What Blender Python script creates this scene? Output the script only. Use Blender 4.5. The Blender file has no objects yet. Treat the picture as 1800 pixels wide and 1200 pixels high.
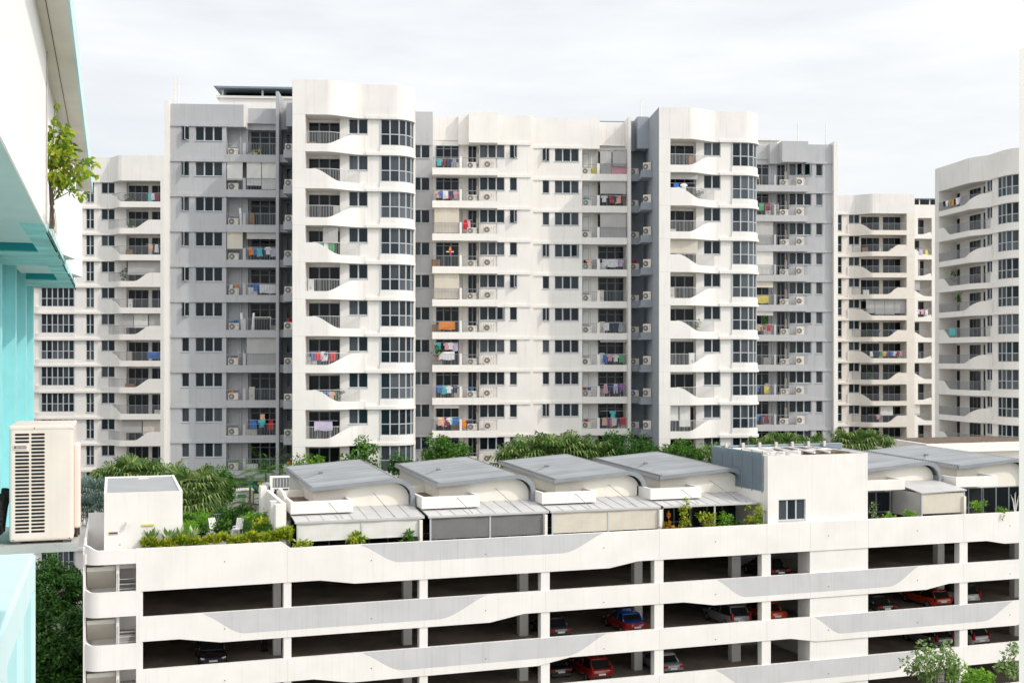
import bpy, bmesh, math, random
from mathutils import Vector, Matrix

R = math.radians
scene = bpy.context.scene
col = scene.collection

# ------------------------------------------------------------------ camera
CAMZ = 28.0
cd = bpy.data.cameras.new('camera')
cd.sensor_width = 36.0
cd.lens = 41.6
cd.shift_y = 37.0 / 1800.0
cd.clip_start = 0.1
cd.clip_end = 3000.0
cam = bpy.data.objects.new('camera', cd)
col.objects.link(cam)
cam.location = (0, 0, CAMZ)
cam.rotation_euler = (R(90), 0, 0)
scene.camera = cam

# ------------------------------------------------------------------ sun + sky
SUN = Vector((1.0, -0.50, 1.0)).normalized()
sl = bpy.data.lights.new('sun', 'SUN')
sl.energy = 2.0
sl.angle = R(0.9)
sl.color = (1.0, 0.925, 0.83)
sun = bpy.data.objects.new('sun', sl)
col.objects.link(sun)
sun.rotation_euler = (-SUN).to_track_quat('-Z', 'Y').to_euler()

world = bpy.data.worlds.new('World')
scene.world = world
world.use_nodes = True
nt = world.node_tree
nt.nodes.clear()
wo = nt.nodes.new('ShaderNodeOutputWorld')
bg = nt.nodes.new('ShaderNodeBackground')
sky = nt.nodes.new('ShaderNodeTexSky')
sky.sky_type = 'NISHITA'
sky.sun_disc = False
sky.sun_elevation = math.asin(SUN.z)
sky.sun_rotation = math.atan2(SUN.x, SUN.y)
sky.air_density = 1.0
sky.dust_density = 2.0
bg.inputs['Strength'].default_value = 0.10
tc = nt.nodes.new('ShaderNodeTexCoord')
mp = nt.nodes.new('ShaderNodeMapping')
mp.inputs['Scale'].default_value = (1.0, 1.0, 5.0)
mp.inputs['Rotation'].default_value = (0.10, 0.16, 0.5)
nz = nt.nodes.new('ShaderNodeTexNoise')
nz.inputs['Scale'].default_value = 2.2
nz.inputs['Detail'].default_value = 9.0
nz.inputs['Roughness'].default_value = 0.55
cr = nt.nodes.new('ShaderNodeValToRGB')
cr.color_ramp.elements[0].position = 0.34
cr.color_ramp.elements[0].color = (0.72, 0.72, 0.72, 1)
cr.color_ramp.elements[1].position = 0.58
cr.color_ramp.elements[1].color = (0.97, 0.97, 0.97, 1)
mx = nt.nodes.new('ShaderNodeMix')
mx.data_type = 'RGBA'
nz2 = nt.nodes.new('ShaderNodeTexNoise')
nz2.inputs['Scale'].default_value = 3.4
nz2.inputs['Detail'].default_value = 7.0
cr2 = nt.nodes.new('ShaderNodeValToRGB')
cr2.color_ramp.elements[0].position = 0.32
cr2.color_ramp.elements[0].color = (8.3, 8.45, 8.58, 1)
cr2.color_ramp.elements[1].position = 0.66
cr2.color_ramp.elements[1].color = (8.85, 8.88, 8.88, 1)
L = nt.links.new
L(tc.outputs['Generated'], mp.inputs['Vector'])
L(mp.outputs['Vector'], nz.inputs['Vector'])
L(mp.outputs['Vector'], nz2.inputs['Vector'])
L(nz.outputs['Fac'], cr.inputs['Fac'])
L(nz2.outputs['Fac'], cr2.inputs['Fac'])
sx = nt.nodes.new('ShaderNodeSeparateXYZ')
el = nt.nodes.new('ShaderNodeMapRange')
el.inputs['From Min'].default_value = 0.06
el.inputs['From Max'].default_value = 0.26
el.inputs['To Min'].default_value = 0.78
el.inputs['To Max'].default_value = 1.0
L(tc.outputs['Generated'], sx.inputs[0])
L(sx.outputs['Z'], el.inputs['Value'])
cm = nt.nodes.new('ShaderNodeMath')
cm.operation = 'MULTIPLY'
L(cr.outputs['Color'], cm.inputs[0])
L(el.outputs['Result'], cm.inputs[1])
L(cm.outputs[0], mx.inputs[0])
L(sky.outputs['Color'], mx.inputs[6])
L(cr2.outputs['Color'], mx.inputs[7])
# thin cloud scatters more light around the sun's side of the sky
dp = nt.nodes.new('ShaderNodeVectorMath')
dp.operation = 'DOT_PRODUCT'
dp.inputs[1].default_value = SUN
L(tc.outputs['Generated'], dp.inputs[0])
gl = nt.nodes.new('ShaderNodeMapRange')
gl.inputs['From Min'].default_value = 0.05
gl.inputs['From Max'].default_value = 1.0
gl.inputs['To Min'].default_value = 1.27
gl.inputs['To Max'].default_value = 2.4
L(dp.outputs['Value'], gl.inputs['Value'])
gs = nt.nodes.new('ShaderNodeVectorMath')
gs.operation = 'SCALE'
L(mx.outputs[2], gs.inputs[0])
L(gl.outputs['Result'], gs.inputs['Scale'])
L(gs.outputs['Vector'], bg.inputs['Color'])
L(bg.outputs['Background'], wo.inputs['Surface'])

scene.view_settings.view_transform = 'Standard'
scene.view_settings.look = 'None'
scene.view_settings.exposure = -0.08
scene.view_settings.gamma = 1.0
scene.view_settings.use_curve_mapping = False

# ------------------------------------------------------------------ materials
MATS = {}


def mat(name, color, rough=0.8, var=0.05, streak=0.0, scale=1.2, spec=0.3, metal=0.0, bump=0.0, objvar=0.0, isl=0.0):
    """Painted or raw surface: base colour with soft mottling and rain streaks."""
    m = bpy.data.materials.new(name)
    m.use_nodes = True
    n = m.node_tree.nodes
    l = m.node_tree.links.new
    b = n['Principled BSDF']
    b.inputs['Roughness'].default_value = rough
    b.inputs['Specular IOR Level'].default_value = spec
    b.inputs['Metallic'].default_value = metal
    g = n.new('ShaderNodeNewGeometry')
    nz = n.new('ShaderNodeTexNoise')
    nz.inputs['Scale'].default_value = scale
    nz.inputs['Detail'].default_value = 6
    l(g.outputs['Position'], nz.inputs['Vector'])
    cr = n.new('ShaderNodeMapRange')
    cr.inputs['From Min'].default_value = 0.3
    cr.inputs['From Max'].default_value = 0.7
    cr.inputs['To Min'].default_value = 1.0 - var
    cr.inputs['To Max'].default_value = 1.0 + var
    l(nz.outputs['Fac'], cr.inputs['Value'])
    last = cr.outputs['Result']
    if streak > 0:
        mp = n.new('ShaderNodeMapping')
        mp.inputs['Scale'].default_value = (3.4, 3.4, 0.13)
        n2 = n.new('ShaderNodeTexNoise')
        n2.inputs['Scale'].default_value = 1.5
        n2.inputs['Detail'].default_value = 5
        n2.inputs['Roughness'].default_value = 0.65
        l(g.outputs['Position'], mp.inputs['Vector'])
        l(mp.outputs['Vector'], n2.inputs['Vector'])
        c2 = n.new('ShaderNodeMapRange')
        c2.inputs['From Min'].default_value = 0.53
        c2.inputs['From Max'].default_value = 0.72
        c2.inputs['To Min'].default_value = 1.0
        c2.inputs['To Max'].default_value = 1.0 - streak
        l(n2.outputs['Fac'], c2.inputs['Value'])
        mu = n.new('ShaderNodeMath')
        mu.operation = 'MULTIPLY'
        l(last, mu.inputs[0])
        l(c2.outputs['Result'], mu.inputs[1])
        last = mu.outputs[0]
    for amt, src in ((objvar, 'o'), (isl, 'i')):
        if amt > 0:
            rn = n.new('ShaderNodeObjectInfo').outputs['Random'] if src == 'o' else g.outputs['Random Per Island']
            c3 = n.new('ShaderNodeMapRange')
            c3.inputs['To Min'].default_value = 1 - amt
            c3.inputs['To Max'].default_value = 1 + amt * 0.6
            l(rn, c3.inputs['Value'])
            m3 = n.new('ShaderNodeMath')
            m3.operation = 'MULTIPLY'
            l(last, m3.inputs[0])
            l(c3.outputs['Result'], m3.inputs[1])
            last = m3.outputs[0]
    vm = n.new('ShaderNodeVectorMath')
    vm.operation = 'SCALE'
    vm.inputs[0].default_value = color[:3]
    l(last, vm.inputs['Scale'])
    l(vm.outputs['Vector'], b.inputs['Base Color'])
    if bump > 0:
        bp = n.new('ShaderNodeBump')
        bp.inputs['Strength'].default_value = bump
        bp.inputs['Distance'].default_value = 0.02
        n3 = n.new('ShaderNodeTexNoise')
        n3.inputs['Scale'].default_value = 18
        n3.inputs['Detail'].default_value = 4
        l(g.outputs['Position'], n3.inputs['Vector'])
        l(n3.outputs['Fac'], bp.inputs['Height'])
        l(bp.outputs['Normal'], b.inputs['Normal'])
    MATS[name] = m
    return m


def glass_mat(name, dark, light, rough=0.06, ior=1.5):
    """Window glazing: some panes show pale curtains behind the glass, most a dark room."""
    m = bpy.data.materials.new(name)
    m.use_nodes = True
    n = m.node_tree.nodes
    l = m.node_tree.links.new
    b = n['Principled BSDF']
    b.inputs['Roughness'].default_value = rough
    b.inputs['IOR'].default_value = ior
    g = n.new('ShaderNodeNewGeometry')
    oi = n.new('ShaderNodeObjectInfo')
    ad = n.new('ShaderNodeMath')
    ad.operation = 'MULTIPLY_ADD'
    l(g.outputs['Random Per Island'], ad.inputs[0])
    ad.inputs[1].default_value = 0.62
    ml = n.new('ShaderNodeMath')
    ml.operation = 'MULTIPLY'
    l(oi.outputs['Random'], ml.inputs[0])
    ml.inputs[1].default_value = 0.38
    l(ml.outputs[0], ad.inputs[2])
    cr = n.new('ShaderNodeValToRGB')
    e = cr.color_ramp.elements
    e[0].position = 0.0
    e[0].color = (*dark, 1)
    e[1].position = 1.0
    e[1].color = (*light, 1)
    e2 = e.new(0.50)
    e2.color = (*[d * 1.5 for d in dark], 1)
    e3 = e.new(0.66)
    e3.color = (*[(a * 0.6 + c * 0.4) for a, c in zip(dark, light)], 1)
    l(ad.outputs[0], cr.inputs['Fac'])
    # faint vertical curtain folds
    wv = n.new('ShaderNodeTexNoise')
    mp = n.new('ShaderNodeMapping')
    mp.inputs['Scale'].default_value = (7, 7, 0.15)
    l(g.outputs['Position'], mp.inputs['Vector'])
    l(mp.outputs['Vector'], wv.inputs['Vector'])
    wv.inputs['Scale'].default_value = 1.0
    mr = n.new('ShaderNodeMapRange')
    mr.inputs['To Min'].default_value = 0.55
    mr.inputs['To Max'].default_value = 1.45
    l(wv.outputs['Fac'], mr.inputs['Value'])
    vm = n.new('ShaderNodeVectorMath')
    vm.operation = 'SCALE'
    l(cr.outputs['Color'], vm.inputs[0])
    l(mr.outputs['Result'], vm.inputs['Scale'])
    l(vm.outputs['Vector'], b.inputs['Base Color'])
    bn = n.new('ShaderNodeTexNoise')
    bn.inputs['Scale'].default_value = 1.3
    l(g.outputs['Position'], bn.inputs['Vector'])
    bp = n.new('ShaderNodeBump')
    bp.inputs['Strength'].default_value = 0.35
    bp.inputs['Distance'].default_value = 0.06
    l(bn.outputs['Fac'], bp.inputs['Height'])
    l(bp.outputs['Normal'], b.inputs['Normal'])
    MATS[name] = m
    return m


def leaf_mat(name, c1, c2, c3, trans=0.3):
    m = bpy.data.materials.new(name)
    m.use_nodes = True
    n = m.node_tree.nodes
    l = m.node_tree.links.new
    n.remove(n['Principled BSDF'])
    out = n['Material Output']
    g = n.new('ShaderNodeNewGeometry')
    cr = n.new('ShaderNodeValToRGB')
    e = cr.color_ramp.elements
    e[0].color = (*c1, 1)
    e[1].color = (*c3, 1)
    x = e.new(0.55)
    x.color = (*c2, 1)
    nz = n.new('ShaderNodeTexNoise')
    nz.inputs['Scale'].default_value = 1.1
    l(g.outputs['Position'], nz.inputs['Vector'])
    ad = n.new('ShaderNodeMath')
    ad.operation = 'MULTIPLY_ADD'
    l(g.outputs['Random Per Island'], ad.inputs[0])
    ad.inputs[1].default_value = 0.75
    sb = n.new('ShaderNodeMath')
    sb.operation = 'MULTIPLY_ADD'
    l(nz.outputs['Fac'], sb.inputs[0])
    sb.inputs[1].default_value = 0.9
    sb.inputs[2].default_value = -0.33
    l(sb.outputs[0], ad.inputs[2])
    l(ad.outputs[0], cr.inputs['Fac'])
    d = n.new('ShaderNodeBsdfPrincipled')
    d.inputs['Roughness'].default_value = 0.5
    d.inputs['Specular IOR Level'].default_value = 0.15
    t = n.new('ShaderNodeBsdfTranslucent')
    mx = n.new('ShaderNodeMixShader')
    mx.inputs[0].default_value = trans
    l(cr.outputs['Color'], d.inputs['Base Color'])
    l(cr.outputs['Color'], t.inputs['Color'])
    l(d.outputs[0], mx.inputs[1])
    l(t.outputs[0], mx.inputs[2])
    l(mx.outputs[0], out.inputs['Surface'])
    MATS[name] = m
    return m


WHITE = mat('white_paint', (0.78, 0.755, 0.72), var=0.035, streak=0.10, scale=0.5)
WHITE2 = mat('white_parapet_paint', (0.77, 0.745, 0.715), var=0.04, streak=0.14, scale=0.6)
CREAM = mat('cream_paint', (0.77, 0.73, 0.655), var=0.03, streak=0.04)
GREYB = mat('recess_shade_grey', (0.31, 0.335, 0.375), var=0.05, streak=0.12)  # grey deepened in colour to carry the tower's shade in the recess
GREY = mat('grey_paint', (0.44, 0.445, 0.46), var=0.05, streak=0.16, scale=0.5)
CPWHITE = mat('car_park_white', (0.78, 0.755, 0.725), var=0.045, streak=0.07, scale=0.5)
CPGREY = mat('car_park_grey', (0.53, 0.53, 0.54), var=0.05, streak=0.12, scale=0.7)
CONC = mat('concrete', (0.40, 0.345, 0.29), var=0.35, streak=0.0, scale=0.35, rough=0.75, bump=0.1)
CONCL = mat('light_concrete', (0.42, 0.41, 0.39), var=0.15, streak=0.1, scale=1.0, bump=0.2)
CEIL = mat('soffit_concrete', (0.40, 0.36, 0.32), var=0.15, scale=0.8)
FRAME = mat('aluminium_frame', (0.46, 0.49, 0.51), rough=0.45, var=0.02, spec=0.5)
FRAMED = mat('dark_frame', (0.16, 0.18, 0.20), rough=0.45, var=0.05)
RAIL = mat('grey_rail', (0.27, 0.29, 0.31), rough=0.5, var=0.05)
RAILW = mat('pale_rail', (0.55, 0.56, 0.57), rough=0.5, var=0.05)
GLASS = glass_mat('window_glass', (0.005, 0.010, 0.014), (0.13, 0.15, 0.17), ior=1.31)
DGLASS = glass_mat('door_glass', (0.004, 0.006, 0.008), (0.030, 0.036, 0.042), ior=1.27)
BLINDG = mat('grey_blind', (0.43, 0.42, 0.41), var=0.05, streak=0.06)
BLINDB = mat('beige_blind', (0.60, 0.55, 0.47), var=0.05, streak=0.06)
BLINDD = mat('dark_blind', (0.17, 0.165, 0.165), var=0.06, streak=0.08)
BLINDL = mat('light_blind', (0.66, 0.65, 0.62), var=0.05, streak=0.05)
ACW = mat('ac_casing', (0.72, 0.68, 0.61), rough=0.5, var=0.06, objvar=0.18, streak=0.1, scale=3)
ACD = mat('ac_grille', (0.10, 0.095, 0.09), rough=0.6, var=0.2, scale=8)
ACBIG = mat('ac_cream_casing', (0.82, 0.685, 0.615), rough=0.45, var=0.05, streak=0.10, scale=4)
BLACK = mat('black_gap', (0.015, 0.014, 0.012), rough=0.8, var=0.1)
ROOFM = mat('roof_metal', (0.36, 0.375, 0.39), rough=0.42, var=0.10, streak=0.0, scale=0.45, spec=0.5, isl=0.16)
SEAM = mat('roof_seam', (0.20, 0.21, 0.22), rough=0.5, var=0.08)
JOINT = mat('panel_joint', (0.50, 0.485, 0.46), var=0.1)
CREAM2 = mat('pale_cream_paint', (0.77, 0.72, 0.65), var=0.04, streak=0.06)
TEALM = mat('mid_teal_paint', (0.44, 0.74, 0.76), var=0.04, streak=0.05, scale=2)
ROOFD = mat('roof_fascia', (0.24, 0.26, 0.28), rough=0.5, var=0.08)
AWN = mat('awning_metal', (0.50, 0.495, 0.49), rough=0.5, var=0.08, scale=0.8)
LOUV = mat('louvre_blue_grey', (0.19, 0.245, 0.285), rough=0.5, var=0.06)  # blue grey, darkened so the screen's shaded side is in the colour
GRAVEL = mat('roof_gravel', (0.14, 0.105, 0.075), var=0.5, scale=2.5, bump=0.4)
TEALW = mat('pale_teal_paint', (0.33, 0.71, 0.735), var=0.06, streak=0.06, scale=2)
TEALP = mat('pale_blue_paint', (0.62, 0.80, 0.82), var=0.03, streak=0.05, scale=2)
TEALD = mat('shaded_teal_paint', (0.03, 0.33, 0.36), var=0.06, streak=0.0, scale=2)  # darker teal: shade of the beam faces put into the colour
TEALS = mat('worn_teal_soffit', (0.46, 0.74, 0.72), var=0.22, scale=1.6)
FGWHITE = mat('foreground_white', (0.88, 0.87, 0.85), var=0.012, streak=0.015)
FGGREY = mat('foreground_soffit', (0.80, 0.79, 0.75), var=0.06, scale=1.0)
EAVE = mat('eave_cream', (0.80, 0.755, 0.67), var=0.05, streak=0.03)
STAIN = mat('dirt_stain', (0.07, 0.055, 0.045), var=0.4, scale=9)
SOIL = mat('soil', (0.05, 0.038, 0.028), var=0.4, scale=6)
TRUNK = mat('bark', (0.16, 0.125, 0.09), var=0.3, scale=6, bump=0.4)
LEAF_T = leaf_mat('tree_leaves', (0.028, 0.085, 0.012), (0.075, 0.20, 0.028), (0.18, 0.35, 0.055))
LEAF_D = leaf_mat('dark_tree_leaves', (0.018, 0.06, 0.014), (0.05, 0.145, 0.028), (0.13, 0.26, 0.05))
LEAF_P = leaf_mat('palm_leaves', (0.035, 0.085, 0.018), (0.10, 0.19, 0.045), (0.36, 0.40, 0.15))
LEAF_B = leaf_mat('silver_palm_leaves', (0.09, 0.14, 0.12), (0.16, 0.23, 0.20), (0.30, 0.38, 0.32))
LEAF_H = leaf_mat('hedge_leaves', (0.06, 0.18, 0.015), (0.15, 0.33, 0.03), (0.32, 0.50, 0.05))
LEAF_Y = leaf_mat('yellow_green_leaves', (0.08, 0.17, 0.012), (0.32, 0.42, 0.03), (0.75, 0.68, 0.09))
LEAF_V = leaf_mat('climber_leaves', (0.05, 0.15, 0.015), (0.28, 0.40, 0.035), (0.78, 0.74, 0.10), trans=0.4)
LEAF_O = leaf_mat('orange_leaves', (0.16, 0.07, 0.01), (0.38, 0.22, 0.02), (0.62, 0.38, 0.04))
LEAF_G = leaf_mat('pale_tree_leaves', (0.05, 0.12, 0.025), (0.16, 0.27, 0.065), (0.55, 0.60, 0.36))
ASPH = mat('paving', (0.17, 0.165, 0.17), var=0.12, scale=1.5, bump=0.2)
GRASS = mat('grass_ground', (0.15, 0.15, 0.125), var=0.4, scale=2.0, bump=0.4)
LINEW = mat('line_paint', (0.42, 0.41, 0.39), var=0.35, scale=2.0)
DECK = mat('deck_tiles', (0.34, 0.32, 0.29), var=0.15, scale=2.0)
RUBBER = mat('tyre_rubber', (0.02, 0.02, 0.02), rough=0.8, var=0.1)
RIM = mat('wheel_rim', (0.5, 0.5, 0.5), rough=0.3, metal=0.8, var=0.02)
CARGLASS = mat('car_glass', (0.012, 0.014, 0.015), rough=0.05, spec=0.6, var=0.02)
TAIL = mat('tail_lamp_red', (0.30, 0.015, 0.012), rough=0.2, spec=0.6, var=0.02)
HEAD = mat('headlamp_clear', (0.75, 0.77, 0.8), rough=0.1, spec=0.7, var=0.02)
PLATE = mat('number_plate', (0.75, 0.75, 0.72), rough=0.5, var=0.02)
YELLOW = mat('yellow_plastic', (0.70, 0.55, 0.18), rough=0.5, var=0.04)
TERRA = mat('terracotta', (0.42, 0.16, 0.08), var=0.1, scale=8)
SKIN = mat('skin', (0.42, 0.26, 0.18), var=0.03)
CLOTHB = mat('dark_clothes', (0.03, 0.03, 0.035), var=0.2, scale=8)
HAIR = mat('black_hair', (0.015, 0.012, 0.01), var=0.2)
CLOTH = {}
for cn, cc in dict(red=(0.55, 0.03, 0.04), orange=(0.80, 0.26, 0.03), yellow=(0.75, 0.62, 0.12), green=(0.10, 0.36, 0.14),
                   turquoise=(0.10, 0.50, 0.52), blue=(0.05, 0.17, 0.52), navy=(0.03, 0.045, 0.13), purple=(0.22, 0.10, 0.34),
                   pink=(0.72, 0.36, 0.42), white=(0.78, 0.78, 0.80), grey=(0.33, 0.34, 0.36), black=(0.02, 0.02, 0.025),
                   maroon=(0.24, 0.03, 0.05), lilac=(0.55, 0.48, 0.66), peach=(0.78, 0.48, 0.34)).items():
    CLOTH[cn] = mat(cn + '_cloth', cc, rough=0.9, var=0.12, scale=6, spec=0.1)


# ------------------------------------------------------------------ helpers
class MB:
    """Collects shapes and links them as ONE mesh object."""

    def __init__(s):
        s.v, s.f, s.m = [], [], []

    def poly(s, pts, m=0):
        i = len(s.v)
        s.v.extend([tuple(p) for p in pts])
        s.f.append(tuple(range(i, i + len(pts))))
        s.m.append(m)

    def faces(s, vs, fs, m=0):
        i = len(s.v)
        s.v.extend([tuple(p) for p in vs])
        for f in fs:
            s.f.append(tuple(i + k for k in f))
            s.m.append(m)

    def box(s, x0, x1, y0, y1, z0, z1, m=0):
        if x0 > x1:
            x0, x1 = x1, x0
        vs = [(x, y, z) for z in (z0, z1) for y in (y0, y1) for x in (x0, x1)]
        s.faces(vs, [(0, 2, 3, 1), (4, 5, 7, 6), (0, 1, 5, 4), (2, 6, 7, 3), (0, 4, 6, 2), (1, 3, 7, 5)], m)

    def prism(s, pts, z0, z1, m=0):
        n = len(pts)
        vs = [(x, y, z0) for x, y in pts] + [(x, y, z1) for x, y in pts]
        fs = [tuple(range(n - 1, -1, -1)), tuple(range(n, 2 * n))]
        fs += [(i, (i + 1) % n, n + (i + 1) % n, n + i) for i in range(n)]
        s.faces(vs, fs, m)

    def prism_y(s, pts, y0, y1, m=0):
        n = len(pts)
        vs = [(x, y0, z) for x, z in pts] + [(x, y1, z) for x, z in pts]
        fs = [tuple(range(n)), tuple(range(2 * n - 1, n - 1, -1))]
        fs += [(i, n + i, n + (i + 1) % n, (i + 1) % n) for i in range(n)]
        s.faces(vs, fs, m)

    def prism_x(s, pts, x0, x1, m=0):
        n = len(pts)
        vs = [(x0, y, z) for y, z in pts] + [(x1, y, z) for y, z in pts]
        fs = [tuple(range(n)), tuple(range(2 * n - 1, n - 1, -1))]
        fs += [(i, n + i, n + (i + 1) % n, (i + 1) % n) for i in range(n)]
        s.faces(vs, fs, m)

    def tube(s, p, q, r, r2=None, n=6, m=0):
        p, q = Vector(p), Vector(q)
        d = q - p
        if d.length < 1e-6:
            return
        d.normalize()
        a = d.orthogonal().normalized()
        b = d.cross(a)
        r2 = r if r2 is None else r2
        vs = []
        for c, rr in ((p, r), (q, r2)):
            for k in range(n):
                t = 2 * math.pi * k / n
                vs.append(c + (a * math.cos(t) + b * math.sin(t)) * rr)
        fs = [(k, (k + 1) % n, n + (k + 1) % n, n + k) for k in range(n)]
        fs += [tuple(range(n - 1, -1, -1)), tuple(range(n, 2 * n))]
        s.faces(vs, fs, m)

    def bar(s, p, q, w, d, m=0):
        """Upright flat bar from p to q: w tall (or wide when vertical), d deep."""
        p, q = Vector(p), Vector(q)
        t = (q - p).normalized()
        up = Vector((0, 0, 1)) if abs(t.z) < 0.9 else Vector((1, 0, 0))
        a = t.cross(up).normalized() * (d / 2)
        b = a.cross(t).normalized() * (w / 2)
        vs = [c + i * a + j * b for c in (p, q) for i, j in ((-1, -1), (1, -1), (1, 1), (-1, 1))]
        s.faces(vs, [(0, 1, 2, 3), (7, 6, 5, 4), (0, 4, 5, 1), (1, 5, 6, 2), (2, 6, 7, 3), (3, 7, 4, 0)], m)

    def disc(s, c, r, axis, n=16, m=0, r0=0.0):
        c = Vector(c)
        ax = Vector(axis).normalized()
        a = ax.orthogonal().normalized()
        b = ax.cross(a)
        o = [c + (a * math.cos(2 * math.pi * k / n) + b * math.sin(2 * math.pi * k / n)) * r for k in range(n)]
        if r0 <= 0:
            s.poly(o, m)
        else:
            i = [c + (a * math.cos(2 * math.pi * k / n) + b * math.sin(2 * math.pi * k / n)) * r0 for k in range(n)]
            s.faces(o + i, [(k, (k + 1) % n, n + (k + 1) % n, n + k) for k in range(n)], m)

    def mesh(s, name, mats, smooth=False):
        me = bpy.data.meshes.new(name)
        me.from_pydata(s.v, [], s.f)
        for m in (mats if isinstance(mats, (list, tuple)) else [mats]):
            me.materials.append(m)
        me.polygons.foreach_set('material_index', s.m)
        if smooth:
            me.polygons.foreach_set('use_smooth', [True] * len(s.f))
        me.update()
        return me

    def build(s, name, mats, parent=None, loc=(0, 0, 0), rz=0.0, smooth=False):
        return put(name, s.mesh(name, mats, smooth), parent, loc, rz)


def put(name, me, parent=None, loc=(0, 0, 0), rz=0.0):
    o = bpy.data.objects.new(name, me)
    col.objects.link(o)
    o.parent = parent
    o.location = loc
    o.rotation_euler = (0, 0, rz)
    return o


def tag(o, label, cat, group=None, kind=None):
    if label:
        o['label'] = label
    if cat:
        o['category'] = cat
    if group:
        o['group'] = group
    if kind:
        o['kind'] = kind
    return o


def thing(name, label, cat, loc=(0, 0, 0), rz=0.0, group=None):
    return tag(put(name, None, None, loc, rz), label, cat, group)


def copy_tree(o, loc=None, rz=None, label=None, group=None, parent=None):
    c = o.copy()
    col.objects.link(c)
    if parent is not None:
        c.parent = parent
    if loc is not None:
        c.location = loc
    if rz is not None:
        c.rotation_euler = (0, 0, rz)
    if label:
        c['label'] = label
    if group:
        c['group'] = group
    for ch in list(o.children):
        copy_tree(ch, parent=c)
    return c


class Frame:
    """A plan frame: x along a facade, y into the building, z up."""

    def __init__(s, ox, oy, deg):
        s.o = (ox, oy)
        s.r = R(deg)
        s.a = (math.cos(s.r), math.sin(s.r))
        s.b = (-math.sin(s.r), math.cos(s.r))

    def w(s, x, y, z):
        return (s.o[0] + s.a[0] * x + s.b[0] * y, s.o[1] + s.a[1] * x + s.b[1] * y, z)


def wall_holes(mb, x0, x1, z0, z1, y, holes, rev=0.2, m=0):
    """Front face of a wall in the plane y with rectangular openings and their reveals."""
    xs = sorted({x0, x1, *[h[0] for h in holes], *[h[1] for h in holes]})
    zs = sorted({z0, z1, *[h[2] for h in holes], *[h[3] for h in holes]})
    xs = [x for x in xs if x0 <= x <= x1]
    zs = [z for z in zs if z0 <= z <= z1]
    for i in range(len(xs) - 1):
        run = None
        for j in range(len(zs) - 1):
            cx, cz = (xs[i] + xs[i + 1]) / 2, (zs[j] + zs[j + 1]) / 2
            if any(h[0] < cx < h[1] and h[2] < cz < h[3] for h in holes):
                continue
            mb.poly([(xs[i], y, zs[j]), (xs[i + 1], y, zs[j]), (xs[i + 1], y, zs[j + 1]), (xs[i], y, zs[j + 1])], m)
    for a, b, c, d in holes:
        e = y + rev
        mb.poly([(a, y, c), (a, y, d), (a, e, d), (a, e, c)], m)
        mb.poly([(b, y, c), (b, e, c), (b, e, d), (b, y, d)], m)
        mb.poly([(a, y, c), (a, e, c), (b, e, c), (b, y, c)], m)
        mb.poly([(a, y, d), (b, y, d), (b, e, d), (a, e, d)], m)


def normals2(pts):
    out = []
    for i in range(len(pts)):
        a = Vector(pts[max(i - 1, 0)])
        b = Vector(pts[min(i + 1, len(pts) - 1)])
        t = (b - a).normalized()
        out.append(Vector((-t.y, t.x)))
    return out


def ribbon(mb, pts, zb, zt, th, m=0, side=1):
    """Upright curved band along plan points; zb / zt per point; th thick to the inner side."""
    ns = normals2(pts)
    n = len(pts)
    vs = []
    for i, (p, q) in enumerate(zip(pts, ns)):
        i_ = (p[0] + side * q.x * th, p[1] + side * q.y * th)
        b, t = zb[i], zt[i]
        vs += [(p[0], p[1], b), (p[0], p[1], t), (i_[0], i_[1], t), (i_[0], i_[1], b)]
    fs = []
    for i in range(n - 1):
        a, c = 4 * i, 4 * i + 4
        for k in range(4):
            fs.append((a + k, a + (k + 1) % 4, c + (k + 1) % 4, c + k))
    fs += [(0, 1, 2, 3), (4 * n - 1, 4 * n - 2, 4 * n - 3, 4 * n - 4)]
    mb.faces(vs, fs, m)


def sstep(x, a, b):
    t = min(1.0, max(0.0, (x - a) / (b - a)))
    return t * t * (3 - 2 * t)


# ------------------------------------------------------------------ windows
WCACHE = {}


def win_meshes(w, h, n, transom=0.0, dark=False):
    key = (round(w, 2), round(h, 2), n, transom, dark)
    if key in WCACHE:
        return WCACHE[key]
    f = MB()
    t = 0.055
    f.box(0, w, 0, 0.09, -t, 0)
    f.box(0, w, 0, 0.09, -h, -h + t)
    f.box(0, t, 0, 0.09, -h + t, -t)
    f.box(w - t, w, 0, 0.09, -h + t, -t)
    f.box(-0.03, w + 0.03, -0.16, 0.02, -h - 0.05, -h - 0.002)
    for k in range(1, n):
        x = w * k / n
        f.box(x - 0.06, x + 0.06, 0.003, 0.087, -h + t, -t)
    if transom:
        f.box(t, w - t, 0.006, 0.08, -transom - 0.035, -transom + 0.035)
    p = MB()
    zs = [(-h + t, -t)] if not transom else [(-h + t, -transom - 0.035), (-transom + 0.035, -t)]
    for k in range(n):
        a = w * k / n + (0.06 if k else t)
        b = w * (k + 1) / n - (0.06 if k < n - 1 else t)
        for z0, z1 in zs:
            p.poly([(a, 0.05, z0), (b, 0.05, z0), (b, 0.05, z1), (a, 0.05, z1)])
    WCACHE[key] = (f.mesh('window', FRAME if not dark else FRAMED), p.mesh('pane', DGLASS if dark else GLASS))
    return WCACHE[key]


def window(parent, x, y, z, w, h, n, name='window', transom=0.0, dark=False, rz=0.0):
    fm, pm = win_meshes(w, h, n, transom, dark)
    o = put(name, fm, parent, (x, y, z), rz)
    put('pane', pm, o)
    return o


SASH = {}


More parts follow.
